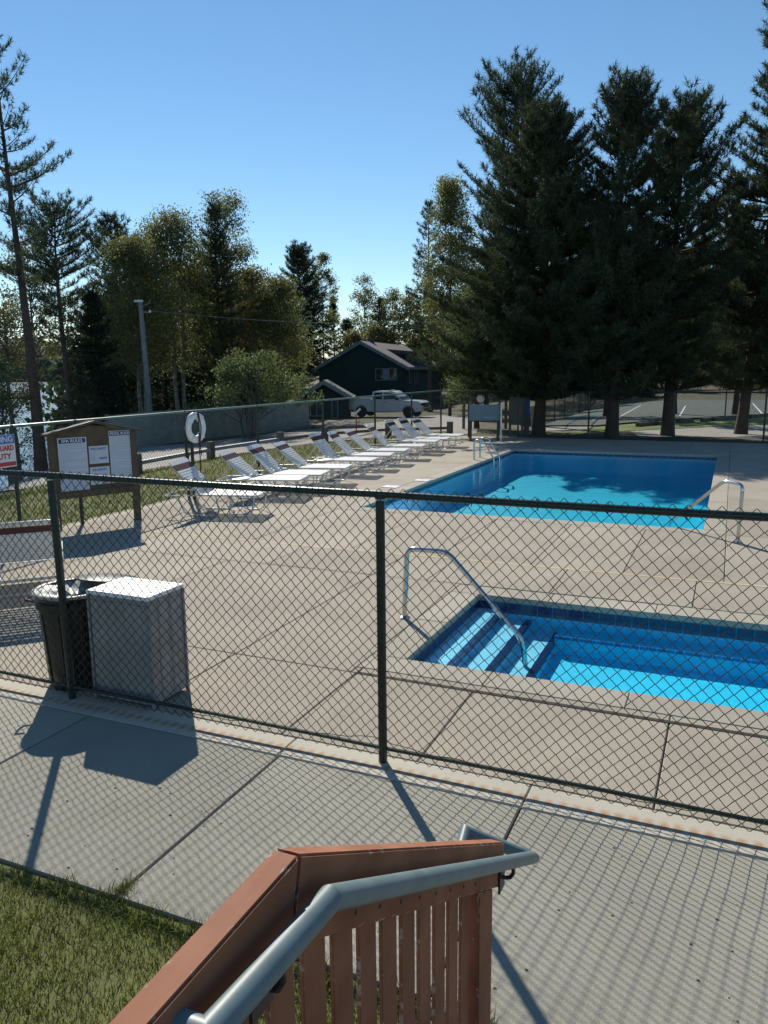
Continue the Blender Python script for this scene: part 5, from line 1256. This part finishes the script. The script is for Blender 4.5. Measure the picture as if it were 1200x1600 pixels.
broadleaf('low green bush behind the warning sign', b, H, .9, .1*H, 'leafg', 'greybark', 5000, .08, seed=36, clusters=50, cr=.4, name='bush', ntr=3, tr=.05, group=G2)
b, H = spot(386, 31.5, 550)
broadleaf('bushy multi stemmed apple tree with pale leaves before the board fence', b, H, 2.35, .30*H, 'leafg', 'greybark', 12000, .10, seed=37, clusters=48, cr=.52, name='apple_tree', ntr=6, tr=.06, shape=[(0, 1.0), (.3, 1.15), (.6, .8), (1, .3)])
# distance: trees behind the house and beyond
far_list = [(545, 104, 500, 'p', 'small pointed conifer at the left of the sky gap behind the house'), (572, 108, 432, 'b', 'pale thin birch in the sky gap behind the house'), (598, 106, 470, 'p', 'dark conifer right of the pale thin birch'), (615, 103, 455, 'b', 'rounded pale birch above the house roof'), (640, 100, 462, 'b', 'greenish tree behind the right end of the house roof'), (668, 98, 450, 'p', 'dark conifer at the left foot of the big pines'), (556, 101, 520, 'b', 'low yellow tree directly behind the house ridge'), (590, 100, 505, 'b', 'low yellow green tree over the house roof'), (705, 98, 470, 'b', 'green tree beside the right corner of the house'), (735, 70, 500, 'p', 'dark conifer between house and big pines')]
for i, (px_, d, yt, k, lab) in enumerate(far_list):
    b, H = spot(px_, d, yt)
    if k == 'p': pine(lab, b, H, [(0, 2.0), (.3, 2.2), (.7, 1.4), (1, .1)], .8, tr=.2, step=.6, nb=6, tuft=.45, nn=14, wid=.035, sp=.40, seed=50+i, group='far trees behind the house')
    else: broadleaf(lab, b, H, 2.3, .1*H, 'leafy' if i % 2 else 'leafo', 'birch', 6500, .22, seed=50+i, clusters=80, cr=1.0, group='far trees behind the house')
right_far = [(760, 66, 380, 'p'), (815, 72, 395, 'p'), (868, 76, 420, 'b'), (890, 82, 435, 'b'), (935, 80, 400, 'p'), (985, 86, 420, 'b'), (1030, 90, 380, 'p'), (1075, 92, 430, 'p'), (1098, 84, 440, 'b'), (1135, 96, 380, 'p'), (1185, 98, 400, 'b'), (1215, 90, 360, 'p')]
WHERE = ['far left of the row', 'second in the row', 'third, seen through the first sky gap', 'fourth, beside the first sky gap', 'fifth, behind the second pine trunk', 'sixth of the row', 'seventh of the row', 'eighth of the row', 'ninth, left of the grassy slope', 'tenth, above the grassy slope', 'eleventh, at the right edge', 'last, beyond the right edge']
for i, (px_, d, yt, k) in enumerate(right_far):
    b, H = spot(px_, d, yt)
    lab = ('dark conifer' if k == 'p' else 'leafy hillside tree')+' beyond the tennis court, '+WHERE[i]
    if k == 'p': pine(lab, b, H, [(0, 2.2), (.3, 2.8), (.7, 1.8), (1, .1)], 1.6, tr=.2, step=.7, nb=6, tuft=.5, nn=14, wid=.04, sp=.45, seed=80+i, group='trees on the slope beyond the court')
    else: broadleaf(lab, b, H, 3.0, .22*H, 'leafy' if i % 2 else 'leafg', 'greybark', 7000, .26, seed=80+i, clusters=90, cr=1.2, name='leafy_tree', group='trees on the slope beyond the court')
print('tree tris', TRIS)
# far off wood that reads as one mass: behind the middle wood and on the slope
def wood():
    rng = np.random.default_rng(5); C = []
    for px_ in np.arange(120, 430, 9.): 
        d = rng.uniform(60, 80); b = bear(px_, d); b2 = np.array([b.x, b.y, b.z]); hgt = (595-float(np.interp(px_, [120, 200, 300, 400, 520], [520, 470, 430, 470, 500])))/FPX*d+3
        C.append(b2+np.column_stack([rng.normal(0, 1.6, 600), rng.normal(0, 1.6, 600), rng.uniform(.0, hgt, 600)]))
    for px_ in np.arange(640, 1330, 10.):
        d = rng.uniform(100, 125); b = bear(px_, d); hgt = 12
        C.append(np.array([b.x, b.y, b.z])+np.column_stack([rng.normal(0, 2.6, 450), rng.normal(0, 2.6, 450), rng.uniform(1.5, hgt, 450)*rng.uniform(.7, 1)]))
    C = np.concatenate(C); V, F = leaves(C, .66, .7); o = np_mesh('distant_wood', V, F, MT['needle2']); tag(o, 'dense dark wood filling the gaps behind the nearer trees', 'woodland', kind='stuff')
wood()

# ------------------------------------------------------------------ grass
def blades(name, label, P, hgt, wid, seed, m='grass', lean=.95):
    rg = np.random.default_rng(seed); N = len(P); a = rg.uniform(0, 2*np.pi, N); s_ = np.column_stack([np.cos(a), np.sin(a), np.zeros(N)])*wid*.5
    h_ = hgt*rg.uniform(.45, 1.25, N); b = rg.uniform(0, 2*np.pi, N); q = rg.uniform(.1, lean, N)*h_*1.6
    tip = P+np.column_stack([np.cos(b)*q, np.sin(b)*q, h_]); mid = P+np.column_stack([np.cos(b)*q*.35, np.sin(b)*q*.35, h_*.6])
    V = np.stack([P-s_, P+s_, mid+s_*.8, mid-s_*.8, tip], 1).reshape(-1, 3); k = np.arange(N)*5
    F = np.concatenate([np.column_stack([k, k+1, k+2]), np.column_stack([k, k+2, k+3]), np.column_stack([k+3, k+2, k+4])])
    o = np_mesh(name, V, F, MT[m]); tag(o, label, 'grass', kind='stuff'); return o
N = 66000; rg = np.random.default_rng(3)
x = rg.uniform(-4.2, -.62, N); y = rg.uniform(.55, 2.40, N)
edge = 2.372+.02*np.sin(x*7)+.018*np.sin(x*23)+rg.normal(0, .01, N)
dens = .55+.45*np.sin(x*3.1+y*2.2)*np.sin(y*5.3-x*1.7); keep = (y < edge) & (rg.uniform(0, 1, N) < .55+.45*dens)
x, y = x[keep], y[keep]; hg = .030+.014*np.clip(np.sin(x*4.1)*np.cos(y*3.7)+.4, 0, 1); hg = np.where(y > 2.28, hg+.022, hg)
sheet('front_lawn', [(-9.25, -1), (-.89, -1), (-.89, 2.372), (-9.25, 2.372)], MT['lawnbase'], .014, sub=1)
blades('grass', 'short sunlit grass of the front lawn at the lower left', np.column_stack([x, y, np.full(len(x), -.018)]), hg, .0042, 4)
# tuft growing from the joint mouth
x = -2.36+rg.normal(0, .02, 260); y = 2.40+np.abs(rg.normal(0, .05, 260)); blades('grass_tuft', 'small tuft of grass growing out of the sidewalk joint', np.column_stack([x, y, np.full(260, -.01)]), .035, .003, 6)
N = 60000; x = -9.14-rg.uniform(0, 1, N)**1.2*9; y = rg.uniform(4.5, 29, N)
import itertools
poly = lawn_poly
def inside(px_, py_, poly):
    c = np.zeros(len(px_), bool); n = len(poly); j = n-1
    for i in range(n):
        xi, yi = poly[i]; xj, yj = poly[j]; c ^= ((yi > py_) != (yj > py_)) & (px_ < (xj-xi)*(py_-yi)/(yj-yi+1e-12)+xi); j = i
    return c
k = inside(x, y, poly); x, y = x[k], y[k]; z = np.array([T(a, b) for a, b in zip(x, y)])+.01
blades('grass', 'mown green lawn between the long fence and the gravel road', np.column_stack([x, y, z]), .055, .015, 8)
# leaf litter and cigarette bits on the sidewalk
def litter():
    b = MB()
    for i in range(70):
        x = random.uniform(-3.2, .3); y = random.uniform(2.45, 3.7); s_ = random.uniform(.002, .006); a = random.uniform(0, 3)
        b.box(x-s_, x+s_, y-s_*.6, y+s_*.6, .001, .001+s_*.5)
    o = b.build('litter', MT['dirt']); tag(o, 'tiny dark specks of grit scattered on the sidewalk', 'litter', kind='stuff')
litter()
